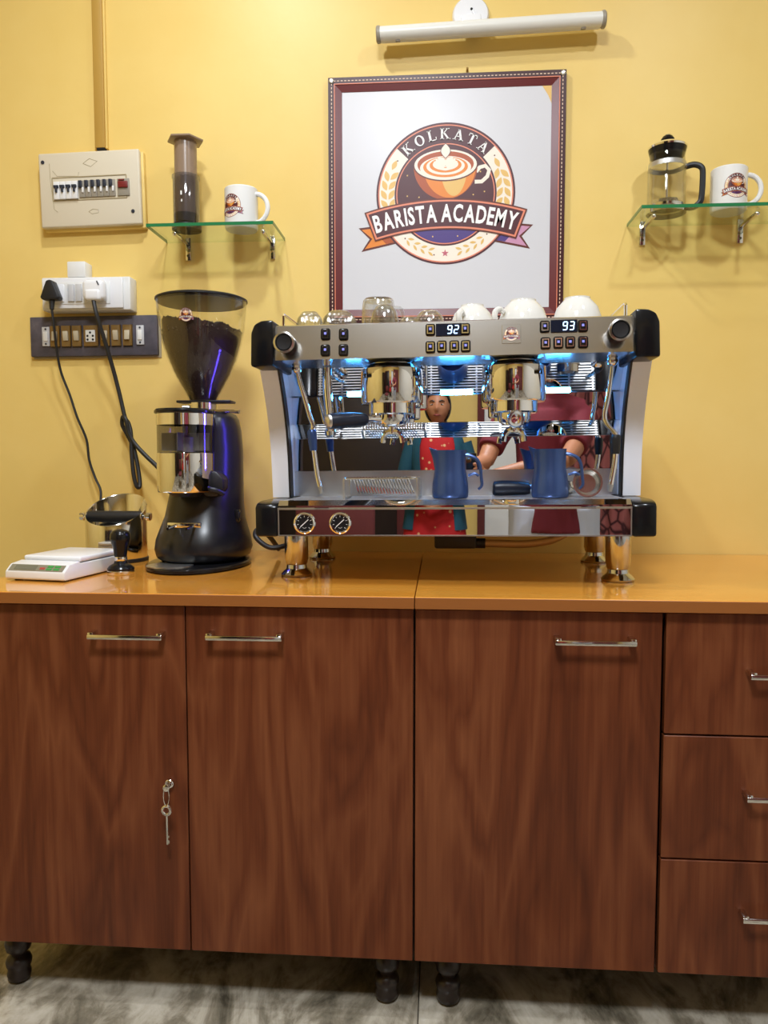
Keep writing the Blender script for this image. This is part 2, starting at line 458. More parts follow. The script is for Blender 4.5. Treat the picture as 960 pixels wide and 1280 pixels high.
# ------------------------------------------------------------------ emblem print (flat or wrapped round a cylinder)
_gl = {}
def glyph(ch, bold=.028):
    if (ch, bold) in _gl: return _gl[(ch, bold)]
    cu = bpy.data.curves.new('g', 'FONT'); cu.body = ch; cu.offset = bold; cu.resolution_u = 3
    o = bpy.data.objects.new('g', cu); C.objects.link(o)
    bpy.context.view_layer.update()
    me = bpy.data.meshes.new_from_object(o.evaluated_get(bpy.context.evaluated_depsgraph_get()))
    vs = [(v.co.x, v.co.y) for v in me.vertices]; fs = [tuple(p.vertices) for p in me.polygons]
    bpy.data.objects.remove(o); bpy.data.curves.remove(cu); bpy.data.meshes.remove(me)
    w = max([v[0] for v in vs] or [.3]); x0 = min([v[0] for v in vs] or [0])
    _gl[(ch, bold)] = (vs, fs, x0, w); return _gl[(ch, bold)]
class Flat:
    def __init__(self): self.items = []
    def poly(self, pts, col, lay): self.items.append((list(pts), [tuple(range(len(pts)))], col, lay))
    def mesh(self, vs, fs, col, lay): self.items.append((list(vs), list(fs), col, lay))
    def disc(self, cx, cy, rx, ry, col, lay, n=48): self.poly([(cx + rx * math.cos(2 * math.pi * i / n), cy + ry * math.sin(2 * math.pi * i / n)) for i in range(n)], col, lay)
    def ring(self, cx, cy, ra, rb, col, lay, a0=0, a1=360, n=48, ys=1):
        vs, fs = [], []
        for i in range(n + 1):
            a = R(a0 + (a1 - a0) * i / n)
            for r in (ra, rb): vs.append((cx + r * math.cos(a), cy + r * ys * math.sin(a)))
        for i in range(n): fs.append((2 * i, 2 * i + 1, 2 * i + 3, 2 * i + 2))
        self.mesh(vs, fs, col, lay)
    def stroke(self, pts, w, col, lay):
        vs, fs = [], []
        for i, p in enumerate(pts):
            a = Vector(pts[max(0, i - 1)]); c = Vector(pts[min(len(pts) - 1, i + 1)]); d = (c - a).normalized(); nn = Vector((-d.y, d.x))
            ww = w[i] if isinstance(w, (list, tuple)) else w
            for s in (.5, -.5): vs.append(tuple(Vector(p) + nn * ww * s))
        for i in range(len(pts) - 1): fs.append((2 * i, 2 * i + 1, 2 * i + 3, 2 * i + 2))
        self.mesh(vs, fs, col, lay)
    def leaf(self, cx, cy, L, w, ang, col, lay):
        pts = []
        for i in range(9): t = i / 8; pts.append((L * t - L / 2, w / 2 * math.sin(math.pi * t)))
        for i in range(7, 0, -1): t = i / 8; pts.append((L * t - L / 2, -w / 2 * math.sin(math.pi * t)))
        c, s = math.cos(ang), math.sin(ang)
        self.poly([(cx + x * c - y * s, cy + x * s + y * c) for x, y in pts], col, lay)
    def build(self, name, scale, fn, parent, lay_h, sub=0, only=None, ang=35):
        cols = []; bm = bmesh.new()
        for vs, fs, col, lay in self.items:
            if only and not only(col, lay): continue
            if col not in cols: cols.append(col)
            t = bmesh.new(); V = [t.verts.new((x, y, lay)) for x, y in vs]
            for f in fs:
                try: t.faces.new([V[i] for i in f])
                except ValueError: pass
            bmesh.ops.triangulate(t, faces=t.faces[:])
            for _ in range(sub):
                es = [e for e in t.edges if e.calc_length() > .22]
                if es: bmesh.ops.subdivide_edges(t, edges=es, cuts=1); bmesh.ops.triangulate(t, faces=t.faces[:])
            t.normal_update()
            for f in t.faces:
                f.material_index = cols.index(col)
                if f.normal.z < 0: f.normal_flip()
            me = bpy.data.meshes.new('tmp'); t.to_mesh(me); t.free(); bm.from_mesh(me); bpy.data.meshes.remove(me)
        for v in bm.verts: v.co = fn(v.co.x * scale, v.co.y * scale, (v.co.z + 1) * lay_h)
        return obj(name, bm, cols, parent, ang=ang)
def serif_letter(ch):
    S = []                         # strokes: x0,y0,x1,y1,w
    if ch == 'K': S = [(.2, 0, .2, 1, .2), (.22, .4, .74, 1, .1), (.38, .6, .82, 0, .2), (.02, .03, .4, .03, .07), (.02, .97, .4, .97, .07), (.56, .97, .92, .97, .07), (.62, .03, 1.0, .03, .07)]; w = 1.0
    elif ch == 'L': S = [(.2, 0, .2, 1, .2), (.02, .97, .42, .97, .07), (.02, .04, .8, .04, .08), (.76, 0, .76, .3, .07)]; w = .84
    elif ch == 'A': S = [(.16, 0, .47, 1, .1), (.45, 1, .82, 0, .21), (.26, .34, .7, .34, .08), (0, .03, .32, .03, .07), (.6, .03, 1.0, .03, .07)]; w = 1.0
    elif ch == 'T': S = [(.42, 0, .42, 1, .2), (.0, .96, .84, .96, .09), (.03, .7, .03, 1, .07), (.81, .7, .81, 1, .07), (.22, .03, .62, .03, .07)]; w = .84
    polys = []
    if ch == 'O':
        vs, fs = [], []; n = 24
        for i in range(n + 1):
            a = 2 * math.pi * i / n
            vs.append((.46 + .46 * math.cos(a), .5 + .51 * math.sin(a))); vs.append((.46 + .27 * math.cos(a), .5 + .42 * math.sin(a)))
        return vs, [(2 * i, 2 * i + 1, 2 * i + 3, 2 * i + 2) for i in range(n)], .92
    vs, fs = [], []
    for x0, y0, x1, y1, ww in S:
        if abs(y1 - y0) < 1e-6: q = [(x0, y0 - ww / 2), (x1, y0 - ww / 2), (x1, y0 + ww / 2), (x0, y0 + ww / 2)]
        else: q = [(x0 - ww / 2, y0), (x0 + ww / 2, y0), (x1 + ww / 2, y1), (x1 - ww / 2, y1)]
        k = len(vs); vs += q; fs.append((k, k + 1, k + 2, k + 3))
    return vs, fs, w
def emblem_data(fine=True):
    F = Flat(); nn = 96 if fine else 40
    # ribbon tails; the right one is coloured as if under blue LED glare
    for s, c1, c2 in ((-1, 'print_orange', 'print_deep_orange'), (1, 'glare_lilac', 'glare_purple')):
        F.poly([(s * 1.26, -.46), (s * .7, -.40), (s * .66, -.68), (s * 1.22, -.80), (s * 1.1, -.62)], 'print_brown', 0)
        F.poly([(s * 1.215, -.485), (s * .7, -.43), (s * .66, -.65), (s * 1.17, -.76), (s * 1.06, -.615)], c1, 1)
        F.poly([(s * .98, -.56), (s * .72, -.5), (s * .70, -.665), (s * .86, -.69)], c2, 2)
    F.disc(0, 0, 1, 1, 'print_maroon', 3, nn); F.disc(0, 0, .972, .972, 'print_salmon', 4, nn); F.disc(0, 0, .955, .955, 'print_cream', 5, nn)
    F.ring(0, 0, .72, .955, 'print_maroon', 6, 43, 137, 40)
    F.disc(0, 0, .735, .735, 'print_maroon', 7, nn); F.disc(0, 0, .71, .71, 'print_salmon', 8, nn); F.disc(0, 0, .695, .695, 'print_maroon', 9, nn)
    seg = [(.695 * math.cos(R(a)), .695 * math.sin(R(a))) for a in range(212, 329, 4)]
    F.poly(seg, 'glare_purple', 10)  # glare of the machine's blue light painted into the disc bottom
    if fine:
        for x, y in ((-.55, .27), (-.55, -.02), (-.38, -.04), (.4, -.02), (.56, .02), (-.18, -.6), (.18, -.6), (.5, .3)): F.disc(x, y, .011, .011, 'print_gold', 11, 8)
        for x, y in ((-.69, .48), (.7, .52), (-.58, -.62), (.6, -.58), (-.16, -.86)): F.disc(x, y, .011, .011, 'print_brown', 11, 8)
        for s in (-1, 1):
            for i in range(5):
                a = R(90 + s * (62 + i * 9.2)); r = .835; px, py = r * math.cos(a), r * math.sin(a)
                tan = a - s * math.pi / 2
                if i == 0: F.leaf(px, py + .03, .15, .07, tan, 'print_gold', 11); continue
                F.leaf(px - .055, py, .16, .075, tan + s * .55 * 1, 'print_gold', 11)
                F.leaf(px + .055, py, .16, .075, tan - s * .55 * 1, 'print_gold', 12)
            for i in range(4):
                a = R(270 + s * (14 + i * 8)); r = .835
                for k in (-1, 1): F.leaf((r + k * .035) * math.cos(a), (r + k * .035) * math.sin(a), .10, .035, a + math.pi / 2 + s * k * .5, 'print_gold', 11)
        st = []
        for i in range(10):
            r = .055 if i % 2 == 0 else .023; a = R(90 + 36 * i); st.append((r * math.cos(a), -.84 + r * math.sin(a)))
        F.poly(st, 'print_star', 11)
    # cup
    cx, cy, rx, ry = 0, .40, .46, .225
    F.stroke([(cx + .40 + .02, .16), (.52, .16), (.60, .23), (.625, .32), (.57, .38), (.49, .36), (.44, .30)] , .055, 'print_cream', 11)
    bowl = []
    for i in range(25):
        a = math.pi + math.pi * i / 24
        bowl.append((cx + rx * math.cos(a), cy + .48 * math.sin(a) * (1 if abs(math.cos(a)) < .99 else .9)))
    F.poly(bowl, 'print_deep_orange', 12)
    F.poly([(cx + (x - cx) * .82 + .06, cy + (y - cy) * .95) for x, y in bowl], 'print_orange', 13)
    F.poly([(cx + (x - cx) * .42 + .12, cy + (y - cy) * .9) for x, y in bowl], 'print_gold', 14)
    F.disc(cx, cy, rx, ry, 'print_brown', 15, 40); F.disc(cx, cy + .008, rx * .975, ry * .95, 'print_cream', 16, 40); F.disc(cx, cy + .012, rx * .88, ry * .82, 'print_deep_orange', 17, 40)
    if fine:
        lay = 18
        for i, s in enumerate((.80, .70, .60, .50, .40, .30, .20)):
            c = 'print_cream' if i % 2 == 0 else 'print_orange'
            F.disc(cx, cy - .035 + i * .012, rx * s, ry * s * .92, c, lay, 32); lay += 1
        for i, (yy, s) in enumerate(((.36, .20), (.40, .17), (.44, .13))):
            for sg in (-1, 1): F.leaf(sg * s * .42, yy + .03, s * 1.1, .08, R(90 - sg * 52), 'print_cream', lay)
            lay += 1
        F.leaf(0, .60, .22, .15, R(90), 'print_brown', lay); F.leaf(0, .60, .20, .13, R(90), 'print_cream', lay + 1)
    else:
        F.disc(cx, cy, rx * .6, ry * .55, 'print_cream', 18, 24)
    # banner
    RO, RI, cy0 = 3.93, 3.53, -4.015
    def arc(r, h, n=28): return [(r * math.sin(R(-h + 2 * h * i / n)), cy0 + r * math.cos(R(-h + 2 * h * i / n))) for i in range(n + 1)]
    def band(ro, ri, h, col, lay):
        o, i_ = arc(ro, h), arc(ri, h * .975); n = len(o)
        F.mesh(o + i_, [(k, k + 1, n + k + 1, n + k) for k in range(n - 1)], col, lay)
    band(3.95, 3.51, 17.3, 'print_brown', 28); band(3.93, 3.53, 17.0, 'print_salmon', 29); band(3.905, 3.555, 16.6, 'print_maroon', 30)
    # lettering
    txt = 'BARISTA ACADEMY'
    if True:
        sc = .335; adv = []; tot = 0
        for ch in txt:
            if ch == ' ': adv.append(.20); tot += .20; continue
            vs, fs, x0, w = glyph(ch); adv.append(w - x0 + .075); tot += adv[-1]
        k = 2.02 / (tot * sc)
        pos = -1.01
        for ch, a in zip(txt, adv):
            wd = a * sc * k
            if ch != ' ':
                vs, fs, x0, w = glyph(ch); th = math.asin((pos + wd / 2) / 3.62)
                out = []
                for x, y in vs:
                    lx = (x - x0 + .0375) * sc * k - wd / 2; ly = y * sc * 1.02
                    r = 3.625 + ly; out.append((r * math.sin(th) + lx * math.cos(th), cy0 + r * math.cos(th) - lx * math.sin(th)))
                F.mesh(out, fs, 'print_white', 32)
            pos += wd
        angs = [130, 116.5, 103.5, 90.5, 77, 63.5, 50]
        for ch, a in zip('KOLKATA', angs):
            vs, fs, w = serif_letter(ch); s = .15; ph = R(a)
            out = []
            for x, y in vs:
                lx = (x - w / 2) * s; r = .765 + y * s
                out.append((r * math.cos(ph) + lx * math.sin(ph), r * math.sin(ph) - lx * math.cos(ph)))
            F.mesh(out, fs, 'print_white', 33)
    return F
EM = emblem_data(True); EMS = emblem_data(False)
not_text = lambda c, l: l < 32

# ------------------------------------------------------------------ poster
px, pz = .009, 1.748
po = thing('framed_poster', 'framed white coffee academy poster with a round maroon emblem, on yellow wall', 'poster', (px, WY, pz))
HW, HH = .307, .316
obj('poster_board', B().box((0, -.006, 0), (2 * HW - .02, .011, 2 * HH - .02)), 'poster_white', po)
def frame_ring(w0, w1, d0, d1, m, name):
    b = B()                                   # mitred frame, outer inset w0, inner inset w1, front depth d0 (outer) -> d1 (inner)
    o = [(-HW + w0, -HH + w0), (HW - w0, -HH + w0), (HW - w0, HH - w0), (-HW + w0, HH - w0)]
    i = [(-HW + w1, -HH + w1), (HW - w1, -HH + w1), (HW - w1, HH - w1), (-HW + w1, HH - w1)]
    for k in range(4):
        j = (k + 1) % 4
        vs = [(o[k][0], -.001, o[k][1]), (o[j][0], -.001, o[j][1]), (i[j][0], -.001, i[j][1]), (i[k][0], -.001, i[k][1]),
              (o[k][0], -d0, o[k][1]), (o[j][0], -d0, o[j][1]), (i[j][0], -d1, i[j][1]), (i[k][0], -d1, i[k][1])]
        bb = B().raw(vs, [(0, 1, 2, 3), (4, 7, 6, 5), (0, 4, 5, 1), (1, 5, 6, 2), (2, 6, 7, 3), (3, 7, 4, 0)])
        bmesh.ops.recalc_face_normals(bb.bm, faces=bb.bm.faces)
        obj(name, bb, m, po)
frame_ring(0, .016, .017, .017, 'poster_red_dark', 'outer_frame')
frame_ring(.016, .036, .016, .0125, 'poster_red', 'inner_frame')
frame_ring(.0155, .0175, .0175, .0175, 'print_salmon', 'frame_line')
b = B()                                       # beaded line round the outer frame
nb = 62
for k in range(nb):
    t = -1 + 2 * (k + .5) / nb
    for s in (-1, 1):
        b.box((t * (HW - .012), -.0172, s * (HH - .009)), (.0055, .0012, .0022)); b.box((s * (HW - .009), -.0172, t * (HH - .012)), (.0022, .0012, .0055))
part(obj('bead_line', b, 'poster_cream', po), 'cream dashed line around the frame')
for s in (-1, 1):
    obj('screw', B().lathe([(0, -.0005), (.0065, -.0005), (.0065, .0015), (.004, .004), (0, .0045)], 16, Matrix.Translation((s * (HW - .009), -.0178, HH - .009)) @ XZ), 'satin_steel', po)
em0 = lambda x, y, h: Vector((x, -.0117 - h, y + .015))
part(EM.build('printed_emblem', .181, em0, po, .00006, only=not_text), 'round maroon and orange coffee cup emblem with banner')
part(EM.build('lettering', .181, em0, po, .00006, only=lambda c, l: l == 32), 'white letters BARISTA ACADEMY')
part(EM.build('lettering', .181, em0, po, .00006, only=lambda c, l: l == 33), 'white serif letters KOLKATA')
b = B().prism([(HW - .06, HH - .0365), (HW - .0365, HH - .0365), (HW - .0365, HH - .08), (HW - .045, HH - .06)], .0004, Matrix.Translation((0, -.0115, 0)) @ XZ)
part(obj('yellow_patch', b, 'print_gold', po), 'small yellow patch in the poster corner')
obj('wall_nail', B().cyl((.055, -.0, HH + .012), (.055, -.012, HH + .014), .003, 10), 'brass', po)

# ------------------------------------------------------------------ tube light
tl = thing('tube_light', 'white unlit tube light on a round bracket above the poster', 'lamp', (.118, WY, 2.157), (0, R(-1.5), 0))
L = .277
b = B().tube([(-L, -.052, 0), (L, -.052, 0)], .0175, 24)
b.box((0, -.034, .004), (2 * L, .018, .03), .003)
obj('tube', b, 'tube_off', tl)
for s in (-1, 1):
    e = obj('end_cap', B().cyl((s * (L - .002), -.050, 0), (s * (L + .010), -.050, 0), .0205, 24, bev=.003), 'grey_plastic', tl)
    obj('clip', B().box((s * (L - .045), -.05, -.0185), (.012, .008, .004), .001), 'grey_plastic', tl)
b = B().lathe([(0, 0), (.047, 0), (.047, .008), (.043, .014), (0, .016)], 40, Matrix.Translation((-.045, -.0005, .055)) @ XZ)
br = part(obj('bracket', b, 'white_gloss', tl), 'round white wall bracket with two screw holes')
for x, z in ((-.057, .049), (-.043, .066)):
    obj('screw_hole', B().cyl((x, -.0155, z), (x, -.0172, z), .0032, 12), 'hole_black', br)
obj('wire', B().tube([(-.040, -.017, .062), (-.034, -.02, .048), (-.022, -.026, .034), (-.006, -.032, .02)], .0028, 8, 5), 'white_gloss', br)
obj('arm', B().box((-.045, -.024, .02), (.05, .022, .05), .004), 'white_gloss', br)

# ------------------------------------------------------------------ conduit and distribution box
cd = thing('cable_conduit', 'painted yellow cable conduit running down the wall to the breaker box', 'conduit', (-.916, WY, 1.905))
obj('channel', B().box((0, -.009, .46), (.028, .017, .92), .002), 'conduit_paint', cd)
obj('cover_lip', B().box((.016, -.006, .46), (.005, .011, .92), .001), 'yellow_paint', cd)
obj('cable_end', B().box((.002, -.0095, -.001), (.022, .014, .01)), 'hole_black', cd)
db = thing('breaker_box', 'cream electrical breaker box with a row of switches on yellow wall', 'breaker box', (-.940, WY, 1.793), (0, R(-1.2), 0))
w, h = .139, .098
part(obj('box_back', B().box((.004, -.009, -.004), (2 * w + .004, .017, 2 * h + .004), .003), 'yellow_paint', db), 'yellow painted edge of the box')
obj('cover', B().box((0, -.0245, 0), (2 * w, .017, 2 * h), .005, 3), 'beige_plastic', db)
fy = -.0335
b = B()
for z in (-.028, .032): b.box((-.0, fy, z), (.205, .002, .003), .0006, 1)
for x in (-.102, .102): b.box((x, fy, .002), (.003, .002, .06), .0006, 1)
obj('window_rim', b, 'beige_line', db)
for pts in ([(-.015, .066), (.003, .078), (.024, .07), (.006, .057), (-.015, .066)], [(-.005, -.06), (.006, -.054), (.022, -.056), (.022, -.064), (.004, -.066), (-.005, -.06)], [(-.108, .07), (-.107, .02), (-.1, -.05), (-.09, -.058)], [(-.1, .05), (-.088, .036), (-.03, .034), (-.028, .044)]):
    obj('moulded_mark', B().tube([(x, fy + .0006, z) for x, z in pts], .0008, 5), 'beige_line', db)
x = -.088
for i in range(4):
    q = obj('breaker', B().box((x + i * .0165, fy - .003, -.003), (.0158, .008, .046), .001), 'breaker_white', db)
    obj('toggle', B().box((x + i * .0165, fy - .009, .006), (.013, .006, .007), .001).box((x + i * .0165, fy - .009, -.002), (.005, .006, .014), .001), 'breaker_dark', q)
x = -.0195
for i in range(6):
    q = obj('breaker', B().box((x + i * .0166, fy - .001, -.001), (.016, .005, .044), .001), 'grey_plastic', db)
    obj('toggle', B().box((x + i * .0166 - .003, fy - .006, .011), (.009, .006, .018), .001), 'breaker_dark', q)
    obj('tab', B().box((x + i * .0166 + .003, fy - .0045, -.004), (.005, .004, .014), .001), 'breaker_white', q)
q = obj('breaker', B().box((.094, fy - .001, -.001), (.033, .005, .044), .001), 'grey_plastic', db)
obj('toggle', B().box((.094, fy - .005, .005), (.026, .006, .016), .001), 'breaker_red', q); obj('tab', B().box((.090, fy - .004, .0175), (.016, .004, .003)), 'breaker_red', q)
for x, z in ((-.126, .074), (.117, -.064)):
    obj('screw', B().cyl((x, fy + .001, z), (x, fy - .0012, z), .0048, 14), 'breaker_dark', db)

# ------------------------------------------------------------------ surface socket box
sb = thing('socket_box', 'white surface-mounted twin socket box above the slate switchboard', 'socket', (-.957, WY, 1.514))
pr_ = [(-.119, .044), (.119, .044), (.117, -.044), (-.117, -.044)]
obj('back_box', B().box((.006, -.024, 0), (.245, .047, .088), .004), 'white_plastic', sb)
obj('cover_plate', B().box((0, -.051, 0), (.222, .008, .080), .003), 'white_gloss', sb)
obj('module_frame', B().box((-.012, -.0555, 0), (.178, .003, .058), .0012), 'white_plastic', sb)
obj('top_cover', B().box((-.020, -.0, .0605) if False else (-.020, -.024, .065), (.050, .045, .042), .003), 'white_plastic', sb)
for x in (-.029, -.008):
    obj('rocker', B().box((x, -.059, 0), (.018, .006, .046), .002), 'switch_grey', sb)
obj('socket_face', B().box((-.072, -.058, 0), (.046, .004, .046), .0015), 'white_gloss', sb)
obj('socket_face', B().box((.042, -.058, 0), (.046, .004, .046), .0015), 'white_gloss', sb)

# switchboard
bw = thing('switchboard', 'old slate-grey switchboard with brass switches and a five-pin socket', 'switchboard', (-.948, WY, 1.407), (0, R(-.3), 0))
obj('board', B().box((0, -.008, 0), (.358, .015, .108), .003), 'slate_board', bw)
part(obj('board_rim', B().box((.004, -.002, -.003), (.362, .003, .112), .001), 'beige_line', bw), 'pale strip along the board edge')
for s in (-1, 1):
    q = obj('blank_plate', B().box((s * .1325, -.0175, 0), (.021, .004, .052), .001), 'switch_grey', bw)
    obj('slot', B().box((s * .1325, -.0205, 0), (.012, .003, .026), .001), 'white_plastic', q)
    for z in (-.02, .02): obj('screw', B().cyl((s * .1325, -.019, z), (s * .1325, -.0208, z), .0025, 10), 'breaker_dark', q)
xs = [-.106, -.0745, -.0445, None, .035, .066, .098]
for i, x in enumerate(xs):
    if x is None:
        q = obj('socket_plate', B().box((-.005, -.0185, 0), (.040, .006, .056), .001), 'old_brass_plate', bw)
        f = obj('socket_face', B().box((-.005, -.0225, -.001), (.027, .003, .032), .001), 'white_plastic', q)
        for hx, hz in ((0, .009), (-.0075, 0), (.0075, 0), (-.0075, -.010), (.0075, -.010)):
            obj('pin_hole', B().cyl((-.005 + hx, -.0238, -.001 + hz), (-.005 + hx, -.0243, -.001 + hz), .0031, 12), 'hole_black', f)
        continue
    q = obj('switch_plate', B().box((x, -.0185, 0), (.027, .006, .056), .001), 'old_brass_plate', bw)
    obj('plate_rib', B().box((x + .0125, -.0225, 0), (.002, .004, .056)), 'brass', q)
    obj('rocker', B().box((x, -.024, 0), (.014, .006, .026), .0015, rot=(R((-8, 8, 10, 0, -8, 10, -8)[i]), 0, 0)), 'ivory_switch', q)

# plugs with cords
pb = thing('power_plug', 'black three-pin plug with thin black cord to behind the knock box', 'plug', (-1.032, WY - .062, 1.514))
out = [(0, .030), (.009, .027), (.015, .012), (.021, -.004), (.026, -.016), (.021, -.022), (-.021, -.022), (-.026, -.016), (-.021, -.004), (-.015, .012), (-.009, .027)]
obj('plug_body', B().prism(out, .026, XZ, .003), 'black_matte', pb)
obj('strain_relief', B().cyl((0, -.012, -.020), (0, -.014, -.046), .008, 14, .0055), 'black_rubber', pb)
o = pb.location
def rel(o, pts): return [(x - o.x, y - o.y, z - o.z) for x, y, z in pts]
cp = [(-1.032, .044, 1.470), (-1.030, .05, 1.42), (-1.032, .065, 1.36), (-1.028, .078, 1.305), (-1.008, .083, 1.245), (-.990, .085, 1.185), (-.968, .09, 1.125), (-.962, .09, 1.07), (-.945, .088, 1.02), (-.927, .08, .985), (-.925, .068, .94), (-.93, .055, .88), (-.91, .04, .828), (-.86, .055, .826), (-.80, .07, .826)]
obj('cord', B().tube(rel(o, cp), .0034, 8, 5), 'black_rubber', pb)
pw = thing('power_plug', 'white plug with a thick black cord looped and tied above the counter', 'plug', (-.914, WY - .062, 1.514))
obj('plug_body', B().box((0, -.013, .002), (.060, .028, .054), .012, 4).box((0, -.018, -.012), (.044, .026, .030), .008, 3), 'white_gloss', pw)
obj('rating_mark', B().box((.015, -.0275, .018), (.003, .0006, .012), rot=(0, R(-25), 0)), 'breaker_dark', pw)
o = pw.location
cp = [(-.914, .037, 1.49), (-.905, .034, 1.45), (-.892, .05, 1.385), (-.878, .068, 1.31), (-.865, .075, 1.245), (-.852, .075, 1.185), (-.842, .074, 1.168), (-.834, .07, 1.14), (-.832, .066, 1.09), (-.826, .062, 1.03), (-.818, .062, .998), (-.812, .068, 1.0), (-.818, .076, 1.04), (-.832, .082, 1.10), (-.852, .085, 1.14), (-.862, .08, 1.165), (-.856, .072, 1.185), (-.845, .066, 1.175), (-.838, .066, 1.14), (-.822, .066, 1.112), (-.79, .06, 1.08), (-.75, .05, 1.045), (-.70, .02, 1.0), (-.66, -.02, .95), (-.62, -.03, .90)]
obj('cord', B().tube(rel(o, cp), .0058, 8, 5), 'black_rubber', pw)

# ------------------------------------------------------------------ glass shelves
def shelf(x0f, x1f, z, brx, label):
    dp = .15
    t = thing('glass_shelf', label, 'shelf', ((x0f + x1f) / 2, WY, z))
    hw = (x1f - x0f) / 2; th = .008; g = .0012
    obj('glass_plate', B().box((0, -dp / 2 - .001, -th / 2), (2 * hw - 2 * g, dp - 2 * g, th)), 'shelf_glass', t)
    b = B(); b.box((0, -dp - .001 + g / 2, -th / 2), (2 * hw, g, th))
    part(obj('front_edge', b, 'shelf_edge', t), 'green polished front glass edge')
    for s in (-1, 1): obj('side_edge', B().box((s * (hw - g / 2), -dp / 2 - .001, -th / 2), (g, dp - 2 * g, th)), 'shelf_edge', t)
    for bx in brx:
        x = bx - (x0f + x1f) / 2
        q = obj('bracket', B().box((x, -.004, -.026), (.014, .007, .060), .001).box((x, -.058, -.0145), (.009, .104, .010), .002).ball((x, -.112, -.0145), .0062), 'polished_steel', t)
        for z_ in (-.04, -.016): obj('screw', B().cyl((x, -.0075, z_ - .004), (x, -.0095, z_ - .004), .0035, 10), 'dark_chrome', q)
    return t
SL, SR = 1.662, 1.679
shelf(-.742, -.418, SL, (-.682, -.452), 'glass wall shelf carrying the grey plunger press and a mug')
shelf(.478, .835, SR, (.517, .762), 'glass wall shelf carrying the glass french press and a mug')

# mugs
def mug(x, y, z, rz, label, erot):
    t = thing('mug', label, 'mug', (x, y, z))
    r, h = .043, .103
    obj('cup_body', B().lathe([(0, 0), (r - .004, 0), (r - .001, .003), (r, .008), (r, h - .002), (r - .0015, h), (r - .004, h - .001), (r - .0045, .008), (0, .006)], 48), 'mug_white', t)
    c, s = math.cos(rz), math.sin(rz); pts = []
    for i in range(13):
        a = R(78 - 156 * i / 12); rr = r - .003 + .034 * max(0, math.cos(a)); pts.append((rr * c, rr * s, .052 + .036 * math.sin(a)))
    obj('handle', B().tube([((r - .004) * c, (r - .004) * s, pts[0][2])] + pts + [((r - .004) * c, (r - .004) * s, pts[-1][2])], .0062, 10, 3), 'mug_white', t)
    def fn(a, b, hh):
        th = erot + a / r; q = r + .0002 + hh; return Vector((q * math.cos(th), q * math.sin(th), .052 + b))
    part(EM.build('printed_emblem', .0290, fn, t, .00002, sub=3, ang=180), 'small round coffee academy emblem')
    return t
mug(-.517, .045, SL, R(-12), 'white mug with emblem beside the grey plunger press', R(-116))
mug(.706, .045, SR, R(-8), 'white mug with emblem beside the glass french press', R(-84))

# plunger press
pp = thing('plunger_press', 'tall smoky grey plunger coffee press with a hexagonal flange on glass shelf', 'coffee press', (-.659, .035, SL))
obj('chamber', B().lathe([(.036, .0), (.036, .012), (.0335, .016), (.0335, .128), (.0355, .130), (.0355, .136), (.0325, .136), (.0315, .016), (.0315, .0)], 40), 'smoke_tube', pp)
obj('filter_cap', B().lathe([(0, .0), (.0375, 0), (.0375, .012), (0, .012)], 36), 'black_matte', pp)
obj('plunger_tube', B().lathe([(0, .04), (.0285, .04), (.0285, .224), (0, .224)], 36), 'smoke_plastic', pp)
obj('seal', B().lathe([(0, .018), (.0312, .018), (.0312, .04), (0, .045)], 36), 'black_rubber', pp)
hexa = [(.047 * math.cos(R(60 * i)), .047 * math.sin(R(60 * i))) for i in range(6)]
obj('flange', B().prism(hexa, .005, Matrix.Translation((0, 0, .223)), .001), 'smoke_plastic', pp)
obj('measure_mark', B().box((-.002, -.0337, .085), (.004, .0004, .010)).box((-.001, -.0337, .066), (.003, .0004, .006)), 'white_plastic', pp)

# french press
fp = thing('french_press', 'glass french press with a steel plunger and black handle on glass shelf', 'french press', (.556, .045, SR))
obj('beaker', B().lathe([(0, .001), (.044, .001), (.0455, .006), (.0455, .108), (.042, .118), (.042, .145), (.0405, .145), (.0405, .118), (.044, .107), (.044, .007), (0, .004)], 48), 'clear_glass', fp)
obj('collar', B().lathe([(.0428, .110), (.0445, .110), (.0445, .121), (.0428, .121)], 40), 'satin_steel', fp)
obj('lid', B().lathe([(0, .158), (.046, .156), (.047, .160), (.040, .166), (.02, .170), (0, .171)], 40), 'chrome', fp)
obj('lid_sleeve', B().lathe([(.0395, .138), (.0405, .138), (.043, .146), (.0455, .157), (0, .157), (0, .138)], 40), 'black_gloss', fp)
obj('knob', B().lathe([(0, .170), (.008, .170), (.008, .176), (.015, .177), (.016, .181), (.012, .187), (0, .189)], 28), 'black_gloss', fp)
obj('knob_cap', B().lathe([(.0, .1885), (.010, .188), (.009, .190), (0, .1915)], 24), 'chrome', fp)
obj('rod', B().cyl((0, 0, .03), (0, 0, .16), .0035, 12), 'chrome', fp)
obj('plunger_disc', B().lathe([(0, .014), (.041, .014), (.042, .020), (.036, .030), (.012, .033), (0, .034)], 36), 'polished_steel', fp)
b = B()
b.tube([(.044, -.006, .112), (.062, -.012, .114), (.077, -.017, .106), (.081, -.018, .09), (.080, -.018, .04), (.076, -.017, .022), (.063, -.012, .012), (.047, -.006, .014)], .0072, 10, 4)
obj('handle', b, 'black_matte', fp)
for zz in (.113, .014): obj('clamp', B().box((.048, -.007, zz), (.012, .012, .010), .002), 'chrome', fp)
obj('base_ring', B().lathe([(.0458, 0), (.0475, 0), (.0475, .012), (.0458, .012)], 40), 'chrome', fp)

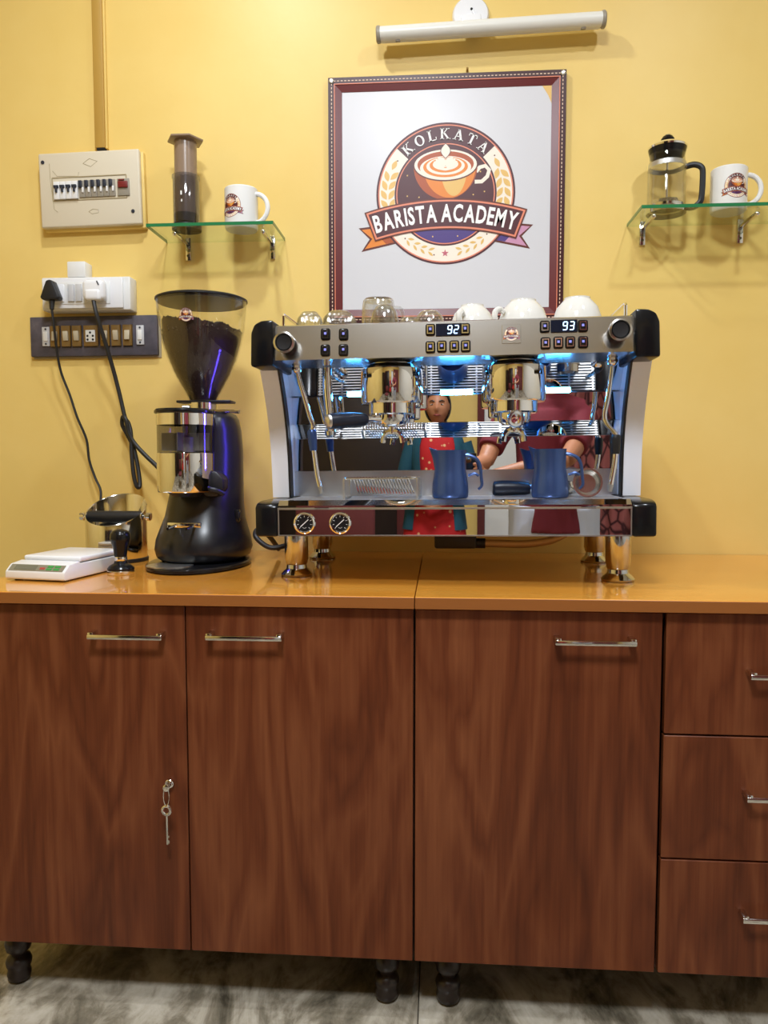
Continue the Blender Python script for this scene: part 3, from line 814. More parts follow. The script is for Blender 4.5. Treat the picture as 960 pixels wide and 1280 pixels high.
# ------------------------------------------------------------------ espresso machine
MX, MY = .0215, -.455
MROT = (0, R(-.6), R(-2.0))
em = thing('espresso_machine', 'chrome two-group espresso machine with white sides and blue lighting on worktop', 'coffee machine', (MX, MY, CT), MROT)
TB, TF, TT = .100, .157, .171          # tray box: bottom, front face top, surface
HB, HT = .449, .517                     # head: bottom, top
D = .46
# tray box
b = B()
b.prism([(0, TB), (0, TF - .004), (.004, TF), (.004, TF + .004), (.016, TT), (.030, TT), (.030, TT - .012), (.20, TT - .012), (.20, TT), (D, TT), (D, TB)], .69, Matrix.Translation((-.345, 0, 0)) @ Matrix(((0, 0, 1, 0), (1, 0, 0, 0), (0, 1, 0, 0), (0, 0, 0, 1))))
obj('tray_box', b, 'mirror_steel', em)
b = B(); zz = TF - .0005
for c, s in (((0, -.0008, TF - .002), (.69, .002, .0022)), ((0, -.0006, TB + .0015), (.69, .0016, .002)), ((-.3438, -.0006, (TB + TF) / 2), (.0022, .0016, TF - TB)), ((.3438, -.0006, (TB + TF) / 2), (.0022, .0016, TF - TB))): b.box(c, s)
part(obj('front_trim', b, 'satin_steel', em), 'bright trim line round the lower front panel')
for s in (-1, 1):
    q = [(-.004, TB - .001), (-.004, TF + .004), (.008, TT - .004), (.03, TT - .001), (D + .01, TT - .001), (D + .01, TB - .001)]
    b = B().prism(q, .046, Matrix.Translation((s * .368 - .023, 0, 0)) @ Matrix(((0, 0, 1, 0), (1, 0, 0, 0), (0, 1, 0, 0), (0, 0, 0, 1))), .006)
    part(obj('corner_cap', b, 'black_gloss', em), 'glossy black lower corner cap')
# drip grid: bars
b = B()
for i in range(24): b.box((0, .034 + .162 * i / 23, TT - .0015), (.680, .0030, .003))
for i in range(13): b.box((-.336 + .672 * i / 12, .115, TT - .0035), (.004, .166, .004))
obj('drip_grid', b, 'grid_steel', em)['kind'] = 'stuff'
obj('tray_floor', B().box((0, .115, TT - .0108), (.688, .168, .002)), 'tray_dark', em)
# feet
rootM = Matrix.Translation((MX, MY, CT)) @ Euler(MROT).to_matrix().to_4x4(); inv = rootM.inverted()
for x in (-.335, .342):
    for y in (.118, .415):
        z0 = (inv @ Vector((*((rootM @ Vector((x, y, 0))).xy), CT + .0005))).z
        p = [(0, z0), (.033, z0), (.034, z0 + .004), (.030, z0 + .009), (.022, z0 + .016), (.021, z0 + .024), (.0235, z0 + .028), (.0235, z0 + .032), (.0255, z0 + .035), (.0255, TB), (0, TB)]
        obj('foot', B().lathe(p, 32, Matrix.Translation((x, y, 0))), 'foot_steel', em)
# gauges
for gx in (-.2905, -.2185):
    gz = .1265
    q = obj('gauge', B().lathe([(.0165, 0), (.0215, .0), (.0215, .004), (.019, .006), (.0165, .003)], 40, Matrix.Translation((gx, -.001, gz)) @ XZ), 'chrome', em)
    obj('dial', B().cyl((gx, 0, gz), (gx, -.0025, gz), .017, 36), 'gauge_black', q)
    a = R(222); obj('needle', B().box((gx, -.0032, gz), (.022, .0006, .0016), rot=(0, R(-42), 0)), 'white_gloss', q)
    b = B()
    for k in range(9):
        a = R(225 - 270 * k / 8); b.box((gx + .0135 * math.cos(a), -.0029, gz + .0135 * math.sin(a)), (.003, .0005, .0009), rot=(0, -a, 0))
    b.tube([(gx + .004 * math.cos(R(200 + 140 * i / 8)), -.0029, gz - .007 + .003 * math.sin(R(200 + 140 * i / 8))) for i in range(9)], .0004, 4)
    obj('dial_marks', b, 'white_gloss', q)['kind'] = 'stuff'
# back panels
def panel(y0, z0, y1, z1, m, name, x=.356, t=.003):
    return obj(name, B().raw([(-x, y0, z0), (x, y0, z0), (x, y1, z1), (-x, y1, z1), (-x, y0 + t, z0), (x, y0 + t, z0), (x, y1 + t, z1), (-x, y1 + t, z1)], [(0, 1, 2, 3), (5, 4, 7, 6), (0, 4, 5, 1), (2, 6, 7, 3), (1, 5, 6, 2), (3, 7, 4, 0)]), m, em)
part(panel(.208, TT, .208, .2265, 'satin_steel', 'splash_strip'), 'satin steel strip along the tray')
panel(.207, .2275, .207, .299, 'mirror_steel', 'mirror_panel')
part(panel(.207, .300, .190, .331, 'mirror_steel', 'slanted_ledge'), 'narrow slanted mirror ledge')
panel(.190, .332, .190, .391, 'mirror_steel', 'mirror_panel')
part(panel(.188, .394, .124, .470, 'mirror_steel', 'slanted_panel'), 'slanted mirror panel reflecting the drip tray')
obj('rear_cover', B().box((0, .335, (TT + HB) / 2 + .01), (.70, .25, HB - TT)), 'satin_steel', em)
for x, w in ((-.205, .05), (.01, .07), (.225, .055)):
    part(obj('light_strip', B().box((x, .183, .3935), (w, .006, .0045), .001), 'led_cyan', em), 'glowing blue-white light strip')
# white side panels with concave front edge
for s in (-1, 1):
    cv = []
    for i in range(13):
        t = i / 12; z = TT + (HB + .01 - TT) * t; y = .148 - .018 * math.sin(t * math.pi * .5) - .085 * max(0, t - .25) ** 2 / .5625
        cv.append((y, z))
    q = cv + [(D - .01, HB + .01), (D - .01, TT)]
    MM = Matrix(((0, 0, 1, 0), (1, 0, 0, 0), (0, 1, 0, 0), (0, 0, 0, 1)))
    part(obj('side_panel', B().prism(q, .036, Matrix.Translation((s * .374 - .018, 0, 0)) @ MM), 'white_panel', em), 'white curved side panel')
    q2 = [(y - .006, z) for y, z in cv] + [(y + .02, z) for y, z in reversed(cv)]
    part(obj('side_seal', B().prism(q2, .004, Matrix.Translation((s * .3535 - .002, .006, 0)) @ MM), 'black_rubber', em), 'black edge beside the white panel')
part(obj('side_light', B().box((-.3935, .20, .33), (.003, .012, .24), .001), 'led_violet', em), 'violet light strip on the machine side')
# head
b = B().prism([(.0, HB), (.010, HT), (.014, HT + .002), (.05, HT + .002), (.05, HT - .012), (D, HT - .012), (D, HB), (.10, HB), (.02, HB - .001)], .69, Matrix.Translation((-.345, 0, 0)) @ Matrix(((0, 0, 1, 0), (1, 0, 0, 0), (0, 1, 0, 0), (0, 0, 0, 1))))
obj('head_panel', b, 'panel_steel', em)
for s in (-1, 1):
    q = rrect(0, 0, .045, .090, .018, 4) if s > 0 else rrect(0, 0, .045, .090, .018, 4)
    q = [(0, 0), (.047, 0), (.045, .066), (.038, .082), (.024, .089), (0, .090)]
    q = [(.345 + x, HB - .012 + z) for x, z in q]
    if s < 0: q = [(-x, z) for x, z in q]
    part(obj('head_cap', B().prism(q, D + .02, Matrix.Translation((0, D + .01, 0)) @ XZ, .005), 'black_gloss', em), 'glossy black upper corner cap')
def hp(x, z, d=0):      # a point on the leaning head front, d in front of it
    return (x, (z - HB) / (HT - HB) * .010 - d, z)
HR = math.atan2(.010, HT - HB)
def button(x, z):
    q = obj('button', B().box(hp(x, z, .002), (.0188, .006, .0225), .004, 3, rot=(-HR, 0, 0)), 'black_gloss', em)
    b = B(); c = hp(x, z, .0052)
    for dx, dz, sx, sz in ((0, .0074, .0130, .0020), (0, -.0074, .0130, .0020), (-.0055, 0, .0020, .0165), (.0055, 0, .0020, .0165)): b.box((c[0] + dx, c[1] + dz * .147, c[2] + dz), (sx, .0014, sz))
    obj('button_rim', b, 'polished_steel', q)
    obj('icon', B().box((c[0], c[1] + .0004, c[2] + .001), (.0045, .001, .0045)), 'button_icon', q)
def loc(wx, wz): 
    return wx - MX, wz - CT - .0105 * (wx - MX)
for wx, wz in ((-.222, 1.316), (-.186, 1.315), (-.222, 1.284), (-.186, 1.284), (-.016, 1.321), (.051, 1.321), (-.016, 1.287), (.006, 1.288), (.030, 1.288), (.052, 1.288), (.202, 1.323), (.273, 1.323), (.203, 1.291), (.227, 1.292), (.249, 1.292), (.273, 1.292)):
    button(*loc(wx, wz))
for wx, wz, txt in ((.0195, 1.3205, '92'), (.238, 1.3235, '93')):
    x, z = loc(wx, wz); c = hp(x, z, .0012)
    q = obj('display', B().box(c, (.050, .003, .0245), .001, 1, rot=(-HR, 0, 0)), 'display_black', em)
    bb = B()
    SEG = {'9': 'abcdfg', '2': 'abged', '3': 'abgcd'}; W, H, T = .0075, .0150, .0019
    for k, ch in enumerate(txt):
        for sg in SEG[ch]:
            cx, cz, sx, sz = {'a': (0, H / 2, W - .001, T), 'd': (0, -H / 2, W - .001, T), 'g': (0, 0, W - .001, T), 'b': (W / 2, H / 4, T, H / 2 - .001), 'c': (W / 2, -H / 4, T, H / 2 - .001), 'f': (-W / 2, H / 4, T, H / 2 - .001), 'e': (-W / 2, -H / 4, T, H / 2 - .001)}[sg]
            xx = x + .002 + k * .0125 + cx + cz * .12; zc = z + cz
            bb.box(hp(xx, zc, .0029), (sx, .0005, sz), rot=(-HR, R(7) if sx < sz else 0, 0))
    part(obj('digits', bb, 'digit_blue', q), 'glowing digits ' + txt)['kind'] = 'stuff'
x, z = loc(.139, 1.310)
q = obj('badge', B().box(hp(x, z, .001), (.036, .0016, .036), .0005, 1, rot=(-HR, 0, 0)), 'panel_steel', em)
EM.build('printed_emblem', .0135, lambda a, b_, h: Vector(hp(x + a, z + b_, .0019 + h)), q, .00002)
for wx, wz, s in ((-.297, 1.296, -1), (.336, 1.309, 1)):
    x, z = loc(wx, wz); p0 = hp(x, z, -.001)
    M = Matrix.Translation(p0) @ Matrix.Rotation(R(90), 4, 'X')
    q = obj('steam_knob', B().lathe([(0, 0), (.0180, 0), (.0180, .016), (.0170, .018), (.0175, .030), (.0185, .034), (0, .034)], 36, M), 'black_gloss', em)
    obj('knob_ring', B().lathe([(.0155, .031), (.0195, .031), (.0208, .034), (.0205, .039), (.0170, .040), (.0155, .037)], 36, M), 'panel_steel', q)
    obj('knob_face', B().lathe([(0, .0345), (.0158, .0345), (.0140, .0375), (0, .0360)], 30, M), 'black_matte', q)
# cup rail on top
RZ = HT + .032
b = B()
b.tube([(-.340, .055, HT), (-.340, .055, RZ - .004), (-.340, .062, RZ), (-.338, .44, RZ), (-.334, .447, RZ), (.334, .447, RZ), (.338, .44, RZ), (.340, .062, RZ), (.340, .055, RZ - .004), (.340, .055, HT)], .0036, 8)
for x in (-.22, -.07, .07, .22): b.cyl((x, .447, HT - .012), (x, .447, RZ), .0033, 8)
obj('cup_rail', b, 'chrome', em)
# group heads
def group(gx, wy, portas):
    b = B(); gy = wy
    M = Matrix.Translation((gx, gy, 0))
    q = obj('group_head', B().lathe([(0, HB + .008), (.042, HB + .008), (.045, HB - .001), (.0635, HB - .012), (.0645, HB - .020), (.0645, .370), (.062, .366), (0, .366)], 56, M), 'chrome', em)
    obj('group_collar', B().lathe([(.045, .369), (.047, .369), (.047, .346), (.044, .343), (.035, .343), (.035, .369)], 48, M, lambda u, z: .02 if (u * 12) % 1 < .55 else 0), 'chrome', q)
    return q
gpos = [(-.1225, .10), (.128, .10)]
gl = group(*gpos[0], None); gr = group(*gpos[1], None)
def spout(b, x, y, z):
    for s in (-1, 1):
        b.tube([(x, y, z + .004), (x + s * .010, y, z + .003), (x + s * .018, y, z - .006), (x + s * .021, y, z - .020)], [.008, .0075, .0065, .006], 10, 4)
    b.cyl((x, y, z), (x, y, z + .022), .008, 14)
# left portafilter, handle swung to the left
for (gx, gy), ang, full in ((gpos[0], R(219), True), (gpos[1], R(-90), False)):
    M = Matrix.Translation((gx, gy, 0)); dx, dy = math.cos(ang), math.sin(ang)
    q = obj('portafilter', B().lathe([(0, .318), (.020, .319), (.030, .324), (.034, .332), (.0345, .350), (0, .352)], 40, M), 'chrome', em)
    b = B(); spout(b, gx, gy, .306)
    obj('double_spout', b, 'chrome', q)
    p = lambda d, z: (gx + dx * d, gy + dy * d, z)
    if full:
        obj('neck', B().tube([p(.028, .336), p(.05, .335), p(.066, .333)], [.010, .0075, .009], 14, 3), 'chrome', q)
        part(obj('handle', B().tube([p(.064, .333), p(.072, .333), p(.10, .3315), p(.13, .3295), p(.150, .328)], [.011, .0135, .0155, .0165, .0150], 18, 4), 'navy_handle', q), 'dark portafilter handle')
        obj('handle_cap', B().tube([p(.149, .328), p(.153, .3275), p(.157, .327)], [.0148, .0135, .008], 18, 2), 'satin_steel', q)
    else:
        obj('neck', B().tube([p(.028, .334), p(.05, .330), p(.062, .328)], [.011, .010, .0125], 18, 3), 'chrome', q)
        b = B()
        M2 = Matrix.Translation(p(.060, .3285)) @ Vector((dx, dy, -.03)).to_track_quat('Z', 'Y').to_matrix().to_4x4()
        b.lathe([(0, 0), (.014, 0), (.0178, .004), (.0178, .011), (.015, .015), (.0105, .015), (.0095, .010), (0, .009)], 28, M2)
        obj('handle_socket', b, 'chrome', q)
# steam wands
def wand(pts, name, grip, r=.0052):
    q = obj(name, B().tube(pts, r, 12, 5), 'chrome', em)
    if grip:
        a, b_ = Vector(grip[0]), Vector(grip[1]); part(obj('grip', B().tube([a, a.lerp(b_, .15), a.lerp(b_, .5), b_], [.0075, .0098, .0098, .0078], 14, 3), grip[2], q), 'rubber grip on the steam wand')
    e = Vector(pts[-1]); d = (e - Vector(pts[-2])).normalized()
    obj('nozzle', B().cyl(e - d * .004, e + d * .010, .0062, 12, .0045), 'satin_steel', q)
    obj('ball_joint', B().ball(pts[0], .011), 'chrome', q)
    return q
wand([(-.322, .095, HB - .006), (-.318, .097, .42), (-.308, .10, .385), (-.298, .105, .345), (-.292, .108, .325), (-.295, .105, .306), (-.291, .104, .28), (-.283, .10, .22), (-.276, .098, .192)], 'steam_wand', ((-.2945, .106, .316), (-.2915, .1045, .272), 'dark_blue'))
wand([(.322, .09, HB - .006), (.321, .095, .42), (.317, .105, .375), (.311, .112, .338), (.316, .110, .318), (.330, .106, .300), (.333, .105, .285), (.331, .103, .245), (.322, .10, .192)], 'steam_wand', ((.3325, .105, .297), (.3325, .1045, .258), 'black_rubber'))
obj('water_spout', B().tube([(-.262, .12, HB - .002), (-.262, .12, .40), (-.259, .118, .36), (-.256, .115, .315)], [.0105, .0105, .0095, .0085], 14, 4).lathe([(0, .300), (.006, .300), (.0115, .304), (.013, .312), (.0095, .318), (0, .318)], 20, Matrix.Translation((-.256, .115, 0))), 'chrome', em)
# underside: drain box, hose, power cable
obj('drain_box', B().box((.006, .22, TB - .023), (.092, .07, .046), .005), 'black_matte', em)
part(obj('drain_hose', B().tube([(.05, .22, TB - .037), (.10, .22, TB - .038), (.16, .222, TB - .039), (.22, .225, TB - .030), (.27, .25, TB - .006)], .0088, 12, 5), 'braid', em), 'braided beige hose under the machine')
obj('hose_clip', B().cyl((.050, .22, TB - .037), (.072, .22, TB - .0375), .0115, 14), 'black_matte', em)
obj('power_cable', B().tube([(-.335, .29, TB + .002), (-.345, .275, .080), (-.385, .245, .056), (-.421, .235, .050), (-.446, .232, .064), (-.460, .240, .080), (-.464, .29, .088), (-.462, .38, .06), (-.458, .45, .022)], .0062, 10, 5), 'black_rubber', em)

def onmachine(x, y, z):
    return rootM @ Vector((x, y, z))
def mthing(name, label, cat, x, y, z, rz=0, group=None):
    e = Euler(MROT); 
    return thing(name, label, cat, onmachine(x, y, z), (Matrix.Rotation(0, 3, 'X') @ e.to_matrix() @ Matrix.Rotation(rz, 3, 'Z')).to_euler(), group)

# ------------------------------------------------------------------ cups on the machine
CZ = HT - .0115
def ceramic_cup(x, y, r, h, rz, label, hz=.5):
    t = mthing('coffee_cup', label, 'cup', x, y, CZ, rz, 'white cups on the machine')
    p = [(r, 0), (r * .985, .012), (r * .93, h * .45), (r * .80, h * .72), (r * .58, h * .90), (r * .50, h * .955), (r * .50, h), (r * .44, h), (r * .43, h * .97), (0, h * .965)]
    pin = [(0, h * .90), (r * .5, h * .86), (r * .76, h * .68), (r * .88, h * .42), (r * .94, .012), (r * .955, 0), (r, 0)]
    obj('cup_body', B().lathe(pin + p[1:], 48), 'ceramic', t, ang=50)
    hp_ = [(r * .93, 0, h * .60), (r * 1.12, 0, h * .68), (r * 1.32, 0, h * .60), (r * 1.36, 0, h * .42), (r * 1.22, 0, h * .24), (r * .96, 0, h * .14)]
    obj('handle', B().tube(hp_, [.005, .0055, .006, .006, .0055, .005], 10, 4), 'ceramic', t)
    return t
ceramic_cup(.044, .13, .047, .064, R(-115), 'upside-down white cup standing between glass cup and larger white cup')
ceramic_cup(.148, .13, .053, .071, R(215), 'large upside-down white cup above the round badge, handle beside neighbour cup')
ceramic_cup(.258, .13, .052, .072, R(60), 'upside-down white cup at the end of the row above display 93')
def glass_cup(x, y, r, h, label, ribs=0, dome=True, handle=None):
    t = mthing('glass_cup', label, 'glass', x, y, CZ, 0, 'glass cups on the machine')
    k = 40 if not ribs else ribs * 6
    wv = (lambda u, z: .07 * math.cos(2 * math.pi * ribs * u) * (1 if .06 * h < z < .9 * h else .2)) if ribs else None
    o = [(r, 0), (r * 1.0, h * .2), (r * .95, h * .5), (r * .82, h * .78), (r * .62, h * .95), (r * .5, h), (0, h)] if dome else [(r, 0), (r * .99, h * .3), (r * .95, h * .8), (r * .88, h * .96), (r * .8, h), (0, h)]
    i = [(0, h - .005), (r * .48, h - .005), (r * .58, h * .92), (r * .77, h * .75), (r * .90, h * .49), (r * .94, h * .2), (r * .94, 0), (r, 0)] if dome else [(0, h - .006), (r * .78, h - .006), (r * .88, h * .8), (r * .93, h * .3), (r * .93, 0), (r, 0)]
    obj('glass_body', B().lathe(i + o[1:], k, None, wv), 'tumbler_glass', t, ang=60)
    if handle is not None:
        c, s = math.cos(handle), math.sin(handle)
        obj('handle', B().tube([(r * .95 * c, r * .95 * s, h * .8), (r * 1.35 * c, r * 1.35 * s, h * .76), (r * 1.45 * c, r * 1.45 * s, h * .5), (r * 1.3 * c, r * 1.3 * s, h * .24), (r * .97 * c, r * .97 * s, h * .2)], .0045, 10, 4), 'tumbler_glass', t)
    return t
glass_cup(-.302, .14, .030, .062, 'small ribbed upside-down glass cup by the rail end', 18)
glass_cup(-.236, .13, .038, .060, 'larger ribbed upside-down glass cup beside the plain glasses', 22)
glass_cup(-.168, .27, .040, .112, 'tall upside-down glass mug with a handle at the back', 0, False, R(-10))
glass_cup(-.136, .10, .031, .063, 'plain domed upside-down glass cup standing before the tall glass mug')
glass_cup(-.045, .125, .034, .054, 'plain upside-down glass cup standing next to the white cups')
glass_cup(-.092, .19, .028, .054, 'small plain upside-down glass cup between two plain domed glass cups')

# ------------------------------------------------------------------ things on the drip tray
GZ = TT + .0003
def pitcher(x, y, rz, label):
    t = mthing('milk_pitcher', label, 'pitcher', x, y, GZ, rz)
    H, n = .098, 48
    prof = [(.0, .0), (.033, .0), (.0365, .003), (.0370, .012), (.0362, .030), (.0335, .046), (.0315, .058), (.0315, .080), (.0322, .094), (.0328, .098)]
    rings = []
    def ring(r, z, spout_k, inner=0):
        out = []
        for i in range(n):
            a = 2 * math.pi * i / n
            d = abs((a + math.pi) % (2 * math.pi) - math.pi)
            k = math.exp(-(d / .33) ** 2) * spout_k
            rr = r - inner + .011 * k; out.append((rr * math.cos(a), rr * math.sin(a), z + .006 * k))
        return out
    outer = [ring(r, z, max(0, (z - .066) / .032)) for r, z in prof[1:]]
    inner = [ring(r, z, max(0, (z - .066) / .032), .0016) for r, z in reversed(prof[1:])]
    obj('pitcher_body', B().loft([ring(.012, .0, 0)] + outer + inner[:-1] + [ring(.03, .004, 0), ring(.006, .004, 0)]), 'dark_blue', t, ang=50)
    h = [(-.031, 0, .088), (-.042, 0, .086), (-.054, 0, .079), (-.0605, 0, .066), (-.063, 0, .042), (-.064, 0, .026), (-.057, 0, .018)]
    b = B(); pts = [Vector(p) for p in h]; b.tube(h, [.0036, .0034, .0034, .0032, .0032, .003, .0024], 8, 4)
    b.tube([(-.058, 0, .045), (-.050, 0, .050), (-.037, 0, .046)], .0028, 8, 3)
    obj('handle', b, 'dark_blue', t)
    return t
pitcher(-.002, .070, R(174), 'blue milk pitcher standing alone beside the wire cup stand')
pitcher(.198, .070, R(170), 'blue milk pitcher between the loose dark handle and the steel basket')
# wire stand
ws = mthing('wire_cup_stand', 'small silver wire stand on the drip tray beneath the group head', 'stand', -.142, .085, GZ)
obj('slat_top', None or B(), 'polished_steel', ws) if False else None
fr = B(); hx, hy, hz = .074, .040, .042
fr.tube([(-hx, -hy, hz), (hx, -hy, hz), (hx, hy, hz), (-hx, hy, hz)], .0022, 8, closed=True)
obj('top_frame', fr, 'chrome', ws)
for i in range(24):
    x = -hx + 2 * hx * (i + .5) / 24
    obj('bar', B().tube([(x, -hy, hz + .0012), (x, hy - .004, hz + .0012), (x + .004, hy, hz - .003), (x + .016, hy, .008)] if i < 20 else [(x, -hy, hz + .0012), (x, hy, hz + .0012)], .0016, 6), 'chrome', ws)
for sx in (-1, 1):
    obj('leg', B().tube([(sx * hx, -hy, hz), (sx * (hx + .001), -hy - .001, hz - .006), (sx * (hx + .001), -hy - .001, .0022), (sx * (hx + .001), hy + .001, .0022), (sx * (hx + .001), hy + .001, hz - .006), (sx * hx, hy, hz)], .0026, 8), 'satin_steel', ws)
# loose portafilter behind the pitcher
sp = mthing('loose_portafilter', 'loose portafilter with a dark handle lying next to blue pitcher', 'portafilter', .150, .141, GZ + .0165)
part(obj('handle', B().tube([(-.064, 0, 0), (-.060, 0, 0), (-.045, 0, .001), (-.015, 0, .001), (.005, 0, .000), (.014, 0, 0)], [.010, .0155, .0163, .0155, .0135, .0115], 18, 4), 'navy_handle', sp), 'dark blue-black tapered handle')
obj('neck', B().tube([(.012, 0, 0), (.03, 0, 0), (.046, 0, 0)], [.008, .007, .009], 12, 3), 'chrome', sp)
obj('basket_holder', B().lathe([(0, -.014), (.02, -.014), (.032, -.008), (.034, .006), (.034, .015), (.0315, .015), (.031, -.005), (0, -.010)], 36, Matrix.Translation((.078, 0, 0))), 'chrome', sp)
# steel basket leaning, open side to the room
bk = mthing('filter_basket', 'shiny round steel filter basket leaning beside blue pitcher', 'filter basket', .273, .075, GZ)
Mb = Matrix.Translation((0, .0, .0297)) @ Matrix.Rotation(R(84), 4, 'X')
obj('basket_body', B().lathe([(0, -.022), (.020, -.022), (.0255, -.017), (.0262, 0), (.0295, .0005), (.0295, .002), (.0255, .002), (.0245, -.015), (.019, -.0205), (0, -.0205)], 40, Mb), 'panel_steel', bk)
# ------------------------------------------------------------------ grinder
gx, gy = -.565, -.15
gr_ = thing('coffee_grinder', 'black coffee grinder with a clear hopper of beans and chrome doser', 'coffee grinder', (gx, gy, CT))
def ell(cx, cy, rx, ry, z, n=40, p=2.4):
    out = []
    for i in range(n):
        a = 2 * math.pi * i / n; c, s = math.cos(a), math.sin(a)
        out.append((cx + rx * math.copysign(abs(c) ** (2 / p), c), cy + ry * math.copysign(abs(s) ** (2 / p), s), z))
    return out
obj('base_plate', B().loft([ell(-.004, -.03, .112, .170, .0005, p=2), ell(-.004, -.03, .116, .174, .003, p=2), ell(-.004, -.03, .116, .174, .009, p=2), ell(-.004, -.03, .112, .170, .012, p=2)]), 'black_gloss', gr_)
part(obj('catch_tray', B().loft([ell(-.040, -.135, .052, .048, .0118, p=2), ell(-.040, -.135, .052, .048, .0138, p=2)]), 'satin_steel', gr_), 'round steel catch tray insert')
secs = [(-.002, .0, .092, .115, .0125), (-.002, .0, .106, .125, .022), (-.002, .0, .111, .128, .040), (-.002, .0, .108, .124, .062), (-.001, .0, .100, .112, .088), (.001, .002, .092, .10, .115), (.003, .004, .087, .092, .15), (.006, .008, .083, .086, .19), (.014, .012, .074, .080, .23), (.020, .014, .068, .076, .27), (.022, .014, .062, .074, .32), (.022, .014, .057, .070, .345), (.022, .014, .050, .062, .357), (.022, .014, .038, .05, .363)]
obj('grinder_body', B().loft([ell(cx, cy, rx, ry, z, 48, 2.3) for cx, cy, rx, ry, z in secs]), 'grinder_black', gr_, ang=60)
# doser
dxp, dyp = -.012, -.098
Md = Matrix.Translation((dxp, dyp, 0))
obj('doser_band', B().lathe([(.060, .327), (.0635, .327), (.0635, .352), (.060, .352)], 56, Md), 'chrome', gr_)
obj('doser_drum', B().lathe([(0, .177), (.062, .177), (.0635, .180), (.0635, .264), (.061, .266), (0, .266)], 56, Md), 'chrome', gr_)
obj('doser_window', B().lathe([(.0605, .265), (.0622, .265), (.0622, .328), (.0605, .328)], 56, Md), 'smoke_window', gr_)
obj('doser_vanes', B().lathe([(0, .267), (.02, .267), (.02, .30), (.006, .305), (.006, .326), (0, .326)], 20, Md).box((dxp, dyp, .29), (.11, .002, .04)).box((dxp, dyp, .29), (.002, .11, .04)), 'grey_plastic', gr_)
obj('doser_lid', B().lathe([(0, .352), (.064, .352), (.0675, .354), (.0675, .359), (.064, .363), (0, .364)], 56, Md), 'black_gloss', gr_)
obj('doser_lever', B().tube([(.045, -.11, .183), (.062, -.11, .18), (.075, -.10, .172)], .006, 10, 3), 'black_matte', gr_)
oc = [(.030 * math.cos(R(22.5 + 45 * i)) , .032 * math.sin(R(22.5 + 45 * i))) for i in range(8)]
obj('dose_housing', B().prism(oc, .045, Matrix.Translation((.048, -.06, .195)) @ XZ, .005), 'black_matte', gr_)
obj('outlet', B().lathe([(0, .166), (.03, .166), (.045, .178), (0, .178)], 30, Md), 'black_matte', gr_)
b = B()
for s in (-1, 1): b.tube([(-.012 + s * .020, -.095, .102), (-.012 + s * .022, -.13, .100), (-.012 + s * .021, -.165, .098)], .0030, 8, 3)
b.box((-.016, -.102, .101), (.078, .010, .012), .002)
part(obj('portafilter_fork', b, 'chrome', gr_), 'chrome portafilter fork')
q = obj('power_switch', B().box((.086, -.035, .118), (.016, .020, .030), .003), 'black_gloss', gr_)
obj('switch_rocker', B().box((.0935, -.038, .120), (.006, .012, .016), .002), 'black_matte', q)
# hopper
obj('hopper_gate', B().box((.008, -.002, .3865), (.130, .05, .006), .002), 'black_matte', gr_)
obj('hopper_neck', B().lathe([(0, .362), (.030, .362), (.030, .368), (.034, .368), (.034, .384), (0, .384)], 36, Matrix.Translation((.0, 0, 0))), 'polished_steel', gr_)
obj('collar_screw', B().cyl((-.045, -.02, .374), (-.03, -.014, .374), .004, 10), 'satin_steel', gr_)
q = obj('adjust_lever', B().tube([(.02, -.02, .362), (.055, -.03, .3625), (.075, -.036, .362), (.098, -.042, .361)], [.004, .004, .0035, .0045], 8, 3), 'polished_steel', gr_)
HO = [(.031, .388), (.035, .392), (.0375, .400), (.052, .425), (.068, .455), (.082, .49), (.092, .525), (.099, .56), (.103, .595), (.105, .622)]
hi = [(r - .0022, z) for r, z in HO]
obj('hopper', B().lathe(HO + list(reversed(hi)), 64), 'hopper_glass', gr_, ang=60)
obj('hopper_lid', B().lathe([(0, .617), (.1015, .617), (.1015, .6225), (.107, .6225), (.107, .626), (.10, .629), (0, .631)], 64), 'black_matte', gr_)
def hr(z):
    for (r0, z0), (r1, z1) in zip(hi, hi[1:]):
        if z0 <= z <= z1: return r0 + (r1 - r0) * (z - z0) / (z1 - z0)
    return hi[-1][0]
def topz(a, k): return .566 + k * (-.012 * math.cos(a) - .006 * math.sin(a)) + (1 - k) * .004 + .003 * math.sin(7 * a) * k
rings = []
for z in (.390, .40, .425, .45, .475, .5, .52, .535): rings.append([((hr(z) - .0015) * math.cos(2 * math.pi * i / 48), (hr(z) - .0015) * math.sin(2 * math.pi * i / 48), z) for i in range(48)])
for k in (.985, .8, .5, .2):
    rings.append([(k * (hr(.552) - .0015) * math.cos(2 * math.pi * i / 48), k * (hr(.552) - .0015) * math.sin(2 * math.pi * i / 48), topz(2 * math.pi * i / 48, k) - .004) for i in range(48)])
b = B().loft(rings)
t0 = bmesh.new(); bmesh.ops.create_icosphere(t0, subdivisions=1, radius=1); bv = [v.co.copy() for v in t0.verts]; bf = [[v.index for v in f.verts] for f in t0.faces]; t0.free()
vs, fs = [], []
for i in range(1700):
    a = random.uniform(0, 2 * math.pi)
    if i < 700: k = math.sqrt(random.random()) * .95; r_ = k * hr(.555); p = Vector((r_ * math.cos(a), r_ * math.sin(a), topz(a, k) - .003))
    else:
        z = random.uniform(.40, .553); r_ = hr(z) - .0042; p = Vector((r_ * math.cos(a), r_ * math.sin(a), z))
    E_ = Euler((random.uniform(0, 6), random.uniform(0, 6), random.uniform(0, 6))).to_matrix() @ Matrix.Diagonal((.0042, .0030, .0024))
    if i >= 700: p = p * 1
    o_ = len(vs); vs += [tuple(E_ @ v + p) for v in bv]; fs += [[o_ + j for j in f] for f in bf]
b.raw(vs, fs)
part(obj('coffee_beans', b, 'coffee', gr_, ang=60, kind='stuff'), 'dark roasted coffee beans filling the hopper')
